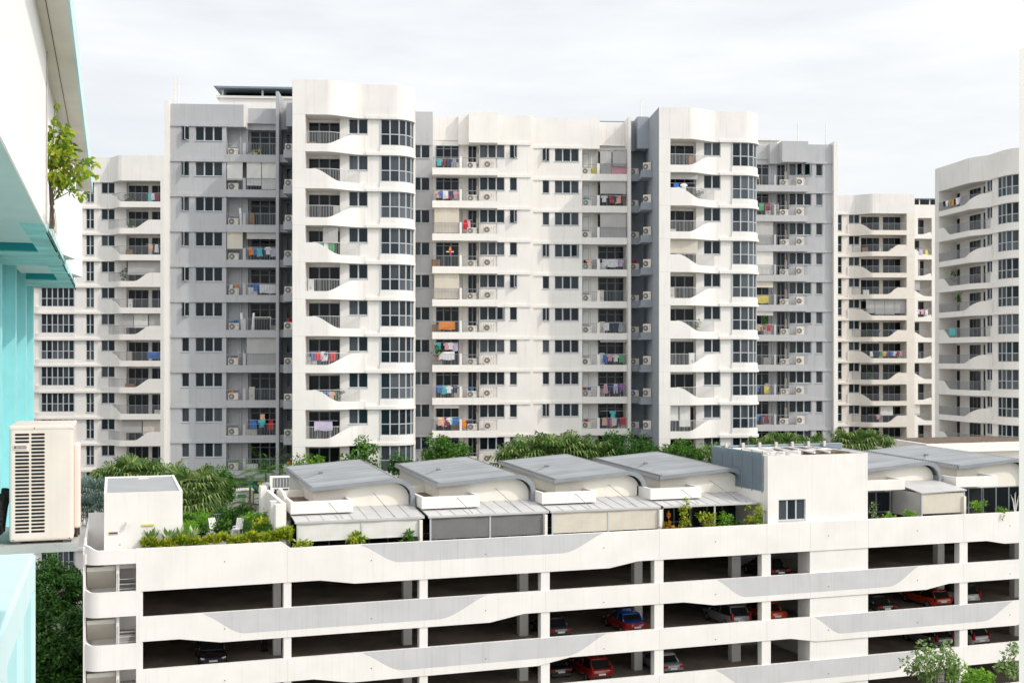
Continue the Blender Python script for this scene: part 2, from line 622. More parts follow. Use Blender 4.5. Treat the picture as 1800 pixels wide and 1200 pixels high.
def sash(win, x, w, h, deg, left=True):
    """A side-hung casement standing open."""
    k = (round(w, 2), round(h, 2), left)
    if k not in SASH:
        f = MB()
        t = 0.05
        s = 1 if left else -1
        f.box(0, s * w, -0.02, 0.02, -t, 0)
        f.box(0, s * w, -0.02, 0.02, -h, -h + t)
        f.box(0, s * t, -0.019, 0.019, -h + t, -t)
        f.box(s * (w - t), s * w, -0.019, 0.019, -h + t, -t)
        f.poly([(s * t, 0, -h + t), (s * (w - t), 0, -h + t), (s * (w - t), 0, -t), (s * t, 0, -t)], 1)
        SASH[k] = f.mesh('sash', [FRAME, GLASS])
    o = put('sash', SASH[k], win, (x, -0.03, -0.02), R(-deg if left else deg))
    return o


def railing_mesh(pts, zt, zb_fn, gap=0.115, rw=0.02, m=RAIL):
    """Upright-bar railing along plan points [(x,y)]; top at zt, bars down to zb_fn(s)."""
    mb = MB()
    s_acc = 0.0
    for (a, b) in zip(pts[:-1], pts[1:]):
        va, vb = Vector(a), Vector(b)
        ln = (vb - va).length
        mb.bar((va.x, va.y, zt), (vb.x, vb.y, zt), 0.045, 0.045)
        n = max(1, int(ln / gap))
        for k in range(n):
            p = va.lerp(vb, (k + 0.5) / n)
            zb = zb_fn(p.x)
            if zt - zb > 0.05:
                mb.box(p.x - rw / 2, p.x + rw / 2, p.y - rw / 2, p.y + rw / 2, zb, zt - 0.022)
    return mb
# ------------------------------------------------------------------ the setting: ground
mb = MB()
mb.poly([(-900, -200, 0), (900, -200, 0), (900, 1500, 0), (-900, 1500, 0)])
tag(mb.build('ground', GRASS), None, None, kind='structure')
mb = MB()
mb.poly([(-34, 40, 0.006), (-21.5, 40, 0.006), (-27, 100, 0.006), (-62, 104, 0.006), (-60, 60, 0.006)])
tag(mb.build('path', ASPH), None, None, kind='structure')

FL = 3.05          # storey height of the flats
ORD = ['first', 'second', 'third', 'fourth', 'fifth', 'sixth', 'seventh', 'eighth', 'ninth', 'tenth', 'eleventh', 'twelfth']
SPOTS = {}         # (building, bay, storey) -> things standing there are placed later


# ------------------------------------------------------------------ wavy-fronted block
def wavy(root, m, c, wall, tag_name='wavy'):
    amp, S0, S1, xe, r = c['amp'], c['S0'], c['S1'], c['xe'], c['r']
    h0, nf, zg = c['h0'], c['nf'], c['zg']
    yw = amp + 0.15
    yd = yw + c.get('door_back', 0.7)
    depth = c['depth']
    X = lambda s: m * s

    def plan(off=0.0, s_from=0.0, s_to=None, arc=True):
        """Plan of the front: flat, S-step back, flat, then rounded into the side."""
        flat_end = xe - r
        lim = flat_end if s_to is None else min(s_to, flat_end)
        pts = []
        n = 40
        for k in range(n + 1):
            s = s_from + (lim - s_from) * k / n
            pts.append((s, amp * sstep(s, S0, S1) - off))
        if s_to is None and arc:
            for k in range(1, 11):
                t = (math.pi / 2) * k / 10
                pts.append((flat_end + (r + off) * math.sin(t), amp + r - (r + off) * math.cos(t)))
        return pts

    def mir(pts):
        return [(X(x), y) for x, y in pts]

    # wall behind and beside the bands
    w = MB()
    holes = []
    for k in range(nf):
        h = h0 - FL * k
        for (a, b, z1, z0) in c['wins']:
            holes.append((min(X(a), X(b)), max(X(a), X(b)), h + z0, h + z1))
    xa, xb = sorted((X(c['door_end']), X(c['b0'])))
    wall_holes(w, xa, xb, zg, h0, yw, holes, 0.2)
    xa, xb = sorted((X(0), X(c['pw'])))
    w.box(xa, xb, 0, yd + 0.2, zg, h0 - 0.001)
    xa, xb = sorted((X(0.0), X(0.25)))
    w.box(xa, xb, yd + 0.2, depth, zg, h0 + c['ph'] - 0.05)
    xa, xb = sorted((X(xe - 0.3), X(xe - 0.02)))
    w.box(xa, xb, amp + r, depth, zg, h0 + c['ph'] - 0.05)
    if 'bay_end' in c:
        xa, xb = sorted((X(c['bay_end']), X(xe - 0.02)))
        w.box(xa, xb, amp + 0.25, depth, zg, h0)
    # back wall of the balconies
    xa, xb = sorted((X(c['pw']), X(c['door_end'])))
    dh = []
    for k in range(nf):
        h = h0 - FL * k
        for (a, b, n) in c['doors']:
            dh.append((min(X(a), X(b)), max(X(a), X(b)), h - FL + 0.15, h - c.get('door_top', 0.22)))
    wall_holes(w, xa, xb, zg, h0, yd, dh, 0.08)
    de = X(c['door_end'])
    w.poly([(de, yw, zg), (de, yd, zg), (de, yd, h0), (de, yw, h0)])
    b0 = X(c['b0'])
    w.poly([(b0, yw, zg), (b0, yw + 1.2, zg), (b0, yw + 1.2, h0), (b0, yw, h0)])
    for k in range(nf):
        xa, xb = sorted((X(0.005), X(c['pw'])))
        w.box(xa, xb, -0.002, 0.02, h0 - FL * k - 0.009, h0 - FL * k + 0.009, 1)
    w.build('wall', [wall, JOINT], root)
    # roof parapet and roof slab
    p = MB()
    pp = mir(plan(0.0))
    ribbon(p, pp, [h0] * len(pp), [h0 + c['ph']] * len(pp), 0.25, side=m)
    p.poly(pp + [(X(xe), depth), (X(0), depth)])
    p.v = [v if len(v) == 3 else (v[0], v[1], h0 + 1.6) for v in p.v]
    under = mir(plan(-0.02))
    p.prism(under + [(X(xe - 0.02), depth), (X(0.02), depth)], h0 + 0.002, h0 + 0.16)
    lip = mir(plan(0.10, c['s_end'], None))
    ribbon(p, lip, [h0 - 0.02] * len(lip), [h0 + 0.22] * len(lip), 0.2, side=m)
    p.build('roof_parapet', c.get('par_mat', WHITE2), root)

    # one set of storey meshes, shared by all storeys of the same kind
    def band(kind):
        b = MB()
        pts = plan(0.0, c['pw'], c['s_end'], False)
        lo, hi = c['lo'], c['hi']
        if kind == 0:
            zt = [lo + (hi - lo) * sstep(s, *c['riseA']) for s, _ in pts]
        else:
            zt = [hi - (hi - lo) * sstep(s, *c['fallB']) for s, _ in pts]
        q = mir(pts)
        ribbon(b, q, [-FL] * len(q), zt, 0.16, side=m)
        return b.mesh('balcony_parapet', wall), (lambda x: lo + (hi - lo) * (sstep(m * x, *c['riseA']) if kind == 0 else 1 - sstep(m * x, *c['fallB'])))

    def slab():
        b = MB()
        q = mir(plan(-0.03))
        b.prism(q + [(X(xe - 0.04), depth - 0.3), (X(0.04), depth - 0.3)], -FL + 0.002, -FL + 0.2)
        # sill under the bay window and the wall beside it
        q = mir(plan(0.0, c['s_end'] + 0.002, None))
        bs = c['bay_sill']
        zt = [bs if m * x >= c['b0'] - 0.02 else -FL + 0.3 for x, _ in q]
        ribbon(b, q, [-FL] * len(q), zt, 0.2, side=m)
        q = mir(plan(0.11, c['s_end'] + 0.002, None))
        ribbon(b, q, [-FL - 0.02] * len(q), [-FL + 0.22] * len(q), 0.1, side=m)
        return b.mesh('floor_band', wall)

    def rail(kind, fn):
        if kind == 0:
            pts = plan(-0.05, c['pw'] + 0.02, c['railA'], False)
        else:
            pts = plan(-0.05, c['fallB'][0] - 0.1, c['railB'], False)
        pts = pts[::4] + ([pts[-1]] if (len(pts) - 1) % 4 else [])
        q = mir(pts)
        if kind == 1:
            q.append((q[-1][0], yw))
        return railing_mesh(q, c['rail'], lambda x: fn(x), gap=c.get('gap', 0.115)).mesh('railing', c.get('rail_mat', RAILW))

    meshes = []
    for kind in (0, 1):
        bm_, fn = band(kind)
        meshes.append((bm_, rail(kind, fn)))
    sm = slab()
    # bay window
    path = [(s, y) for s, y in plan(-0.13, c['b0'] + 0.05, None) if s <= c.get('bay_end', 99)]
    cum = [0.0]
    for a, b in zip(path[:-1], path[1:]):
        cum.append(cum[-1] + (Vector(b) - Vector(a)).length)

    def at(d):
        for i in range(len(cum) - 1):
            if d <= cum[i + 1] or i == len(cum) - 2:
                t = (d - cum[i]) / (cum[i + 1] - cum[i])
                return Vector(path[i]).lerp(Vector(path[i + 1]), t)
    tot = cum[-1]
    nl = c['bay_n']
    knots = [tot * f for f in c.get('bay_knots', [i / nl for i in range(nl + 1)])]
    f, g = MB(), MB()
    bh = -c['bay_sill']
    tr = c['bay_tr']
    P3 = lambda p, z: (X(p.x), p.y, z)
    for i, d in enumerate(knots):
        p = at(d)
        f.bar(P3(p, -bh), P3(p, 0), 0.11, 0.11)
        if i:
            q = at(knots[i - 1])
            for z in (-bh + 0.03, -tr, -0.03):
                f.bar(P3(q, z), P3(p, z), 0.075, 0.085)
            for z0, z1 in ((-bh + 0.06, -tr - 0.04), (-tr + 0.04, -0.06)):
                g.poly([P3(q, z0), P3(p, z0), P3(p, z1), P3(q, z1)])
    fm, gm = f.mesh('bay_window', FRAME), g.mesh('pane', GLASS)

    for k in range(nf):
        h = h0 - FL * k
        kind = (k + c.get('phase', 0)) % 2
        for nm, me in zip(('balcony_parapet', 'railing'), meshes[kind]):
            if not (k >= c.get('nbal', 99)):
                put(nm, me, root, (0, 0, h))
        put('floor_band', sm, root, (0, 0, h))
        o = put('bay_window', fm, root, (0, 0, h))
        put('pane', gm, o)
        if k >= c.get('nbal', 99):
            continue
        for (a, b, n) in c['doors']:
            xa, xb = sorted((X(a), X(b)))
            window(root, xa, yd + 0.01, h - c.get('door_top', 0.22), xb - xa, FL - 0.37 - c.get('door_top', 0.22) + 0.2, n, 'sliding_door', dark=True)
        for (a, b, z1, z0, n, trn) in c['winspec']:
            xa, xb = sorted((X(a), X(b)))
            window(root, xa, yw + 0.1, h + z1, xb - xa, z1 - z0, n, transom=trn)
    return yd, yw


def blind(root, x0, x1, y, z0, z1, m):
    b = MB()
    n = max(2, int((x1 - x0) / 0.25))
    # slightly billowed cloth
    vs, fs = [], []
    for j in range(6):
        for i in range(n + 1):
            u, v = i / n, j / 5
            vs.append((x0 + (x1 - x0) * u, y + 0.025 * math.sin(u * 9 + v * 3) * (1 - v * 0.4), z1 + (z0 - z1) * v))
    for j in range(5):
        for i in range(n):
            a = j * (n + 1) + i
            fs.append((a, a + 1, a + n + 2, a + n + 1))
    b.faces(vs, fs)
    b.box(x0, x1, y - 0.03, y + 0.03, z0 - 0.04, z0 + 0.005)
    b.box(x0, x1, y - 0.06, y + 0.06, z1, z1 + 0.1)
    return b.build('roller_blind', m, root)


TOWER = dict(amp=1.4, S0=2.8, S1=5.8, xe=10.0, r=1.75, h0=48.49, nf=11, zg=14.9, depth=13.2, pw=1.05, door_end=3.78, b0=7.15,
             wins=[(4.52, 6.10, 0.0, -1.25)], winspec=[(4.52, 6.10, 0.0, -1.25, 2, 0)], doors=[(1.12, 3.72, 3)],
             ph=2.88, s_end=5.95, lo=-2.39, hi=-1.42, riseA=(2.7, 5.1), fallB=(1.75, 3.95), rail=-1.40, railA=4.9, railB=5.45,
             bay_sill=-2.23, bay_tr=1.27, bay_n=5, bay_knots=[0, 0.215, 0.43, 0.61, 0.80, 1.0])


# ------------------------------------------------------------------ the twin stepped apartment blocks
def twin(frame_px, name, label, wing_m, right_m, recess_r, wing_p, right_p, which):
    F = Frame(*frame_px)
    root = thing(name, label, 'apartment block', (*F.o, 0), F.r)
    h0, nf, zg = 48.49, 11, 14.9
    wavy(root, 1, TOWER, WHITE)
    H = [h0 - FL * k for k in range(nf)]
    # --- left wing
    y0 = 5.65
    w = MB()
    holes = [(a, b, h - 1.25, h) for h in H for a, b in ((-10.17, -9.51), (-9.0, -6.67))]
    wall_holes(w, -11.11, -6.35, zg, h0, y0, holes, 0.2)
    for h in [h0 + FL] + H:
        w.box(-11.11, -6.352, y0 - 0.11, y0, h - FL - 0.02, h - FL + 0.24)
    w.box(-11.11, -4.85, y0, y0 + 0.25, h0, h0 + wing_p)
    w.box(-4.66, -1.99, 6.95, 7.2, h0 - 0.01, h0 + wing_p - 0.03)
    w.box(-1.74, 0, 6.55, 6.8, h0 - 0.01, h0 + wing_p)
    w.box(-1.1, -0.01, 5.0, 6.5, h0 - 0.015, h0 + wing_p + 0.1)
    w.poly([(-11.4, y0 + 0.2, h0 + 0.5), (0, y0 + 1.3, h0 + 0.5), (0, 13, h0 + 0.5), (-11.4, 13, h0 + 0.5)])
    # soffit over the balconies
    w.box(-6.35, -4.87, y0 + 0.01, 7.6, h0 + 0.003, h0 + 0.2)
    w.box(-4.66, -2.0, 7.0, 8.0, h0 + 0.003, h0 + 0.2)
    # back walls of alcove and balcony
    w.poly([(-6.35, 6.9, zg), (-4.66, 6.9, zg), (-4.66, 6.9, h0), (-6.35, 6.9, h0)])
    w.poly([(-6.35, y0, zg), (-6.35, 6.9, zg), (-6.35, 6.9, h0), (-6.35, y0, h0)])
    w.poly([(-4.66, 6.9, zg), (-4.66, 7.6, zg), (-4.66, 7.6, h0), (-4.66, 6.9, h0)])
    w.poly([(-4.66, 7.6, zg), (-2.0, 7.6, zg), (-2.0, 7.6, h0), (-4.66, 7.6, h0)])
    w.box(-5.36, -5.22, 6.78, 6.897, zg, h0)
    w.poly([(-1.73, 8.0, zg), (0, 8.0, zg), (0, 8.0, h0), (-1.73, 8.0, h0)])
    w.build('wing_wall', wing_m, root)
    e = MB()
    e.box(-4.85, -4.66, y0 + 0.003, 7.25, h0 + 0.01, h0 + wing_p + 0.03)
    e.box(-11.52, -11.112, 5.05, 13, zg, h0 + wing_p + 0.12)
    e.build('wall_end', WHITE, root)
    fn = MB()
    fn.box(-1.99, -1.735, 4.95, 13.0, zg, h0 + 2.98)
    fn.build('fin', wing_m, root)
    # storey meshes of the wing
    b = MB()
    b.box(-6.348, -2.0, y0 - 0.06, y0 + 0.12, -FL - 0.01, -2.41)
    b.box(-6.348, -2.0, y0 + 0.12, 7.55, -FL + 0.002, -FL + 0.25)
    b.box(-4.91, -4.66, y0 - 0.05, y0 + 0.2, -2.412, -1.40)
    band_l = b.mesh('balcony_parapet', wing_m)
    b = MB()
    b.box(-1.732, -0.72, 5.6, 5.75, -FL, -2.38)
    b.box(-1.732, -0.72, 5.75, 7.95, -FL + 0.002, -FL + 0.2)
    b.box(-1.1, -0.01, 3.0, 3.15, -FL - 0.03, -2.40)
    b.prism([(-1.1, 3.15), (-0.01, 3.15), (-0.01, 5.9), (-0.95, 5.9)], -FL - 0.03, -FL + 0.2)
    b.prism([(-1.1, 3.15), (-0.95, 3.15), (-0.6, 5.59), (-0.75, 5.59)], -FL + 0.2, -2.40)
    ledge = b.mesh('ac_ledge', wing_m)
    rl = railing_mesh([(-4.62, y0), (-2.02, y0)], -1.42, lambda x: -2.41, gap=0.13).mesh('railing', RAIL)
    rl2 = railing_mesh([(-6.3, y0), (-4.93, y0)], -1.50, lambda x: -2.41, gap=0.17, rw=0.014).mesh('railing', RAIL)
    # --- right wing
    y1 = 12.5
    w = MB()
    holes = [(a, b_, h - 1.25, h) for h in H for a, b_ in ((16.0, 18.35), (18.83, 19.53))]
    wall_holes(w, 15.95, 20.82, zg, h0, y1, holes, 0.2)
    for h in [h0 + FL] + H:
        w.box(17.645, 20.82, y1 - 0.11, y1, h - FL - 0.02, h - FL + 0.24)
    w.box(11.6, 14.0, 13.3, 13.5, h0 - 0.02, h0 + right_p - 0.15)
    w.box(14.0, 14.95, 12.6, 13.5, h0 - 0.025, h0 + right_p - 0.05)
    w.box(14.95, 17.64, 11.4, 13.4, h0 - 0.03, h0 + right_p)
    w.box(17.64, 20.82, y1 + 0.001, y1 + 0.25, h0, h0 + right_p - 0.12)
    w.box(20.6, 20.82, y1 + 0.25, 19, zg, h0 + right_p - 0.13)
    w.poly([(11.6, 13.3, zg), (15.95, 13.3, zg), (15.95, 13.3, h0), (11.6, 13.3, h0)])
    w.poly([(15.95, y1, zg), (15.95, 13.3, zg), (15.95, 13.3, h0), (15.95, y1, h0)])
    w.box(14.42, 14.52, 13.16, 13.297, zg, h0)
    w.poly([(10, 13.4, h0 + 0.5), (20.8, 12.7, h0 + 0.5), (20.8, 19, h0 + 0.5), (10, 19, h0 + 0.5)])
    w.build('wing_wall', right_m, root)
    w = MB()
    holes = [(9.7, 11.32, h - 1.25, h) for h in H]
    wall_holes(w, 9.6, 11.6, zg, h0, 13.1, holes, 0.15)
    w.box(9.6, 11.6, 13.1, 13.4, h0, h0 + right_p + 0.25)
    for h in [h0 + FL] + H:
        w.box(9.6, 11.57, 13.02, 13.1, h - FL - 0.02, h - FL + 0.22)
    w.build('recess_wall', recess_r, root)
    b = MB()
    b.box(11.55, 17.64, 11.35, 11.52, -FL - 0.01, -2.41)
    b.box(11.55, 17.64, 11.52, 13.28, -FL + 0.002, -FL + 0.25)
    b.box(11.55, 11.7, 11.52, 13.1, -FL + 0.25, -2.41)
    b.box(14.09, 14.3, 11.36, 11.6, -2.412, -1.36)
    band_r = b.mesh('balcony_parapet', right_m)
    rr = railing_mesh([(11.68, 13.0), (11.66, 11.45), (14.07, 11.45)], -1.42, lambda x: -2.41, gap=0.13).mesh('railing', RAIL)
    r2 = railing_mesh([(14.32, 11.45), (17.58, 11.45), (17.58, 12.45)], -1.46, lambda x: -2.41, gap=0.22, rw=0.014).mesh('railing', RAIL)
    cb = MB()
    cb.box(15.72, 15.93, 13.0, 13.27, -1.75, -0.75)
    cb.tube((15.82, 13.15, -0.75), (15.82, 13.15, 0.0), 0.05)
    pipebox = cb.mesh('pipe_casing', LINEW if False else ACW)
    for k, h in enumerate(H):
        put('balcony_parapet', band_l, root, (0, 0, h))
        put('ac_ledge', ledge, root, (0, 0, h))
        put('railing', rl, root, (0, 0, h))
        put('railing', rl2, root, (0, 0, h))
        put('balcony_parapet', band_r, root, (0, 0, h))
        put('railing', rr, root, (0, 0, h))
        put('railing', r2, root, (0, 0, h))
        put('pipe_casing', pipebox, root, (0, 0, h))
        w1 = window(root, -10.17, y0 + 0.1, h, 0.66, 1.25, 1)
        if k in (0, 1, 2, 3, 4, 5) and which == 0 or (which == 1 and k in (0, 3, 5, 8)):
            sash(w1, 0.64 if which == 0 and k in (0, 4, 5) else 0.03, 0.6, 1.2, 62, not (which == 0 and k in (0, 4, 5)))
        w3 = window(root, -9.0, y0 + 0.1, h, 2.33, 1.25, 3)
        if which == 1 and k == 3:
            sash(w3, 1.6, 0.72, 1.2, 40, True)
        window(root, -6.15, 6.86, h - 0.25, 0.62, 1.3, 1)
        window(root, -4.5, 7.5, h - 0.05, 2.45, 2.6, 3, 'sliding_door', transom=0.5, dark=True)
        window(root, -1.45, 7.92, h - 0.15, 0.9, 1.2, 2)
        window(root, 9.7, 13.17, h, 1.62, 1.25, 2)
        window(root, 11.9, 13.22, h - 0.02, 2.15, 2.6, 3, 'sliding_door', transom=0.3, dark=True)
        window(root, 14.95, 13.22, h - 0.02, 0.78, 2.2, 2, 'balcony_door', dark=True)
        w5 = window(root, 16.0, y1 + 0.1, h, 2.35, 1.25, 3)
        w6 = window(root, 18.83, y1 + 0.1, h, 0.7, 1.25, 1)
        if which == 0 and k == 0 or which == 0 and k in (2, 4):
            sash(w6, 0.64, 0.6, 1.2, 65, False)
        if which == 0 and k == 5:
            sash(w5, 1.62, 0.72, 1.2, 35, True)
        if which == 1 and k == 0:
            sash(w5, 0.85, 0.72, 1.2, 60, True)
            sash(w5, 1.65, 0.72, 1.2, 55, True)
        if which == 1 and k == 5:
            sash(w5, 1.62, 0.72, 1.2, 30, True)
    return F, root, H


FA, ROOTA, HA = twin((-18.13, 97.7, 4), 'apartment_block', 'near apartment block with grey left wing, wavy white tower and white right wing',
                     GREY, WHITE, GREY, 1.93, 2.88, 0)
FB, ROOTB, HB = twin((13.46, 108.3, 4), 'apartment_block', 'farther apartment block with white left wing, wavy white tower and grey right wing',
                     WHITE, GREY, GREY, 2.88, 2.1, 1)
# the farther block's recess beside its tower is grey with painted-in shade, and its right end wall is white
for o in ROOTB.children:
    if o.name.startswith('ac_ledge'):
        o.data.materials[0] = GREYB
b = MB()
b.box(20.55, 20.98, 12.05, 19, 14.9, 48.49 + 2.25)
b.build('wall_end', WHITE, ROOTB)
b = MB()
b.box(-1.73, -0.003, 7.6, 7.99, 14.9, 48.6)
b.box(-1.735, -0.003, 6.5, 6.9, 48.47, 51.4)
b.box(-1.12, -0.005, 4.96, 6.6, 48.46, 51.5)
b.box(-0.014, -0.004, 0.05, 8.0, 14.9, 51.35)  # thin skin that puts the tower flank's shade into colour
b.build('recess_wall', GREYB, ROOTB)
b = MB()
b.box(-0.014, -0.004, 0.05, 8.0, 14.9, 51.35)  # same painted shade on the nearer tower's flank
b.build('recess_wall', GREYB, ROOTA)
# plant rooms on the roofs
b = MB()
b.box(-7.9, 1.5, 11, 17, 49.0, 52.15)
b.box(-8.1, 1.7, 10.8, 17.2, 52.15, 52.35)
for x in (-7.6, -4.0, -0.4):
    b.box(x - 0.08, x + 0.08, 11.2, 11.4, 52.35, 52.95)
b.build('plant_room', WHITE, ROOTA)
b = MB()
b.box(-7.5, 1.2, 12.4, 16.5, 52.36, 52.92)
b.build('clerestory', DGLASS, ROOTA)
b = MB()
b.prism_y([(-8.3, 53.12), (-7.8, 52.95), (1.7, 52.95), (1.7, 53.12)], 10.4, 17.6)
b.build('roof', LOUV, ROOTA)
b = MB()
b.box(-4.6, -1.75, 9.0, 12, 49.0, 51.6)
b.prism_y([(-4.75, 51.62), (-1.7, 51.62), (-1.7, 51.78), (-4.75, 51.78)], 8.6, 12.2, 1)
b.box(-4.5, -1.8, 8.98, 9.02, 51.2, 51.6, 2)
b.build('plant_room', [WHITE, LOUV, DGLASS], ROOTB)
b = MB()
b.box(8.5, 15.6, 15.5, 18.5, 49.0, 51.35)
b.box(8.3, 15.9, 15.2, 18.8, 51.35, 51.55)
b.build('plant_room', WHITE, ROOTB)
for rt, pts in ((ROOTA, [(-10.9, 6.3, 50.3, 53.0), (-10.6, 6.5, 50.3, 52.9)]), (ROOTB, [(-0.7, 5.6, 51, 53.2), (17.0, 12.8, 50.5, 52.8), (20.0, 12.9, 50.3, 52.7)])):
    for x, y, z0, z1 in pts:
        b = MB()
        b.tube((x, y, z0), (x, y, z1), 0.07, 0.05)
        b.build('vent_pipe', WHITE, rt)
# a dark heap of tarpaulin on the farther block's roof
b = MB()
random.seed(5)
for i in range(7):
    cx, s = 9.4 + i * 0.42, random.uniform(0.25, 0.55)
    n = 7
    pts = [(cx + s * math.cos(2 * math.pi * k / n), 15.8 + 0.4 * s * math.sin(2 * math.pi * k / n)) for k in range(n)]
    z = 51.55
    vs = [(x, y, z) for x, y in pts] + [(cx + random.uniform(-.1, .1), 15.8, z + s * random.uniform(0.7, 1.3))]
    b.faces(vs, [(k, (k + 1) % n, n) for k in range(n)], i % 2)
o = b.build('tarpaulin', [CLOTH['black'], CLOTH['navy']], None, FB.w(0, 0, 0), FB.r)
tag(o, 'dark crumpled tarpaulin lying on the roof beside the right wavy tower', 'tarpaulin')

# blinds of the twin blocks: (building, bay, storey, material, drop)
BAYX = {'wing_alcove': (-6.3, -4.95, 5.75), 'wing': (-4.6, -2.05, 5.75), 'tower': (1.1, 3.7, 0.5), 'right': (11.75, 14.05, 11.6)}
for rt, bay, k, mtl, a, z in [
    (ROOTA, 'wing_alcove', 1, BLINDL, None, -1.55), (ROOTA, 'wing', 1, BLINDL, (-4.6, -3.35), -2.0), (ROOTA, 'wing', 1, BLINDL, (-3.3, -2.05), -2.3),
    (ROOTA, 'wing_alcove', 3, BLINDB, None, -1.4), (ROOTA, 'wing', 3, BLINDG, None, -0.55), (ROOTA, 'wing', 6, BLINDG, None, -2.38),
    (ROOTA, 'wing', 10, BLINDG, None, -0.25),
    (ROOTA, 'tower', 3, BLINDG, (2.45, 3.7), -1.35), (ROOTA, 'right', 2, BLINDB, None, -2.3), (ROOTA, 'right', 4, BLINDB, None, -2.3),
    (ROOTA, 'right', 8, BLINDL, None, -0.3),
    (ROOTB, 'wing', 0, BLINDG, (-4.6, -3.5), -2.35), (ROOTB, 'wing', 0, BLINDG, (-3.4, -2.05), -1.6), (ROOTB, 'wing', 1, BLINDG, None, -1.2),
    (ROOTB, 'wing', 2, BLINDG, None, -2.38), (ROOTB, 'wing', 6, BLINDG, None, -0.2),
    (ROOTB, 'tower', 1, BLINDG, None, -0.55), (ROOTB, 'tower', 3, BLINDB, None, -1.25), (ROOTB, 'tower', 8, BLINDL, (1.1, 1.9), -1.35), (ROOTB, 'tower', 8, BLINDL, (2.0, 3.0), -1.95),
    (ROOTB, 'right', 2, BLINDG, None, -2.3), (ROOTB, 'right', 3, BLINDL, None, -2.3), (ROOTB, 'right', 4, BLINDB, None, -0.6), (ROOTB, 'right', 5, BLINDL, None, -0.4)]:
    x0, x1, y = BAYX[bay]
    if a:
        x0, x1 = a
    h = HA[k]
    blind(rt, x0, x1, y, h + z, h - 0.1, mtl)

# ------------------------------------------------------------------ farther wavy blocks
CLF = Frame(-39.71, 136.3, 3)
CL = dict(amp=1.6, S0=5.3, S1=7.0, xe=16.2, r=1.4, bay_end=14.8, h0=48.9, nf=15, nbal=12, zg=0, depth=12, pw=0.78, door_end=5.1, b0=11.0,
          wins=[(6.45, 7.97, 0.0, -1.25), (8.81, 9.73, 0.0, -2.3)], winspec=[(6.45, 7.97, 0.0, -1.25, 2, 0), (8.81, 9.73, 0.0, -2.3, 2, 1.25)],
          doors=[(0.85, 2.32, 2), (2.71, 5.0, 3)], ph=2.9, s_end=8.0, lo=-2.39, hi=-1.42, riseA=(5.2, 6.8), fallB=(1.9, 3.8), rail=-1.40,
          railA=6.6, railB=7.1, bay_sill=-2.23, bay_tr=1.27, bay_n=6, rail_mat=RAIL, par_mat=WHITE2, door_back=0.6)
rootCL = thing('apartment_block', 'distant white apartment block with wavy balconies behind the grey wing', 'apartment block', (*CLF.o, 0), CLF.r)
wavy(rootCL, -1, CL, WHITE)
for k, a, b_, z, mtl in [(3, 0.85, 4.6, -1.6, BLINDG), (5, 0.85, 2.2, -1.5, BLINDG), (5, 2.3, 3.9, -1.6, BLINDL), (5, 3.95, 5.2, -1.6, BLINDG), (9, 0.85, 2.9, -1.7, BLINDB), (9, 3.0, 5.2, -1.5, BLINDG)]:
    blind(rootCL, -b_, -a, 0.45, 48.9 - FL * k + z, 48.9 - FL * k - 0.1, mtl)

CRF = Frame(57.64, 169.4, 3)
CR = dict(amp=1.6, S0=6.0, S1=8.5, xe=15.0, r=1.4, h0=49.3, nf=12, zg=0, depth=8, pw=1.15, door_end=7.2, b0=11.2,
          wins=[(7.4, 8.97, 0.0, -1.25), (10.0, 10.75, 0.0, -2.3)], winspec=[(7.4, 8.97, 0.0, -1.25, 2, 0), (10.0, 10.75, 0.0, -2.3, 1, 1.25)],
          doors=[(1.2, 3.8, 3), (4.34, 7.1, 3)], ph=2.8, s_end=9.2, lo=-2.39, hi=-1.42, riseA=(6.1, 7.6), fallB=(2.3, 4.0), rail=-1.40,
          railA=7.4, railB=8.5, bay_sill=-2.23, bay_tr=1.27, bay_n=7, rail_mat=RAIL, par_mat=WHITE2, door_back=0.5)
rootCR = thing('apartment_block', 'distant cream apartment block with wavy balconies right of the grey wing', 'apartment block', (*CRF.o, 0), CRF.r)
wavy(rootCR, -1, CR, CREAM2)
for k, a, b_, z, mtl in [(4, 1.2, 2.7, -2.0, BLINDG), (4, 2.75, 4.2, -2.2, BLINDG), (4, 4.25, 5.6, -2.2, BLINDG), (4, 5.65, 6.9, -2.0, BLINDG), (9, 3.0, 4.8, -1.4, BLINDL)]:
    blind(rootCR, -b_, -a, 0.45, 49.3 - FL * k + z, 49.3 - FL * k - 0.1, mtl)
# its set-back right bay with a clerestory on top
b = MB()
h0 = 49.3
holes = [(2.5 if k % 2 == 0 else 0.6, 4.6, h0 - FL * k - 2.42, h0 - FL * k - 0.0) for k in range(12)]
wall_holes(b, 0.02, 9.0, 0, h0 + 1.95, 5.0, holes, 0.3)
for k in range(12):
    h = h0 - FL * k
    b.box(0.3, 9, 5.3, 6.9, h - FL + 0.1, h - FL + 0.4)
    if k % 2:
        pts = [(0.6 + 3.95 * i / 14, h - 1.42 - 0.97 * sstep(i / 14, 0.25, 0.8)) for i in range(15)]
        b.prism_y([(0.61, h - 2.5)] + pts + [(4.55, h - 2.5)], 5.05, 5.2)
    else:
        pts = [(2.51 + 2.05 * i / 10, h - 2.4 + 0.35 * sstep(i / 10, 0.3, 1.0)) for i in range(11)]
        b.prism_y([(2.51, h - 2.5)] + pts + [(4.56, h - 2.5)], 5.05, 5.2)
b.poly([(0.3, 6.9, 0), (9, 6.9, 0), (9, 6.9, 50), (0.3, 6.9, 50)])
b.poly([(0.02, 5.0, h0 + 1.95), (9, 5.0, h0 + 1.95), (9, 12, h0 + 1.95), (0.02, 12, h0 + 1.95)])
for x in (0.1, 1.55, 3.1, 4.65):
    b.box(x - 0.07, x + 0.07, 5.9, 6.1, h0 + 1.95, h0 + 2.85)
b.build('rear_wall', WHITE, rootCR)
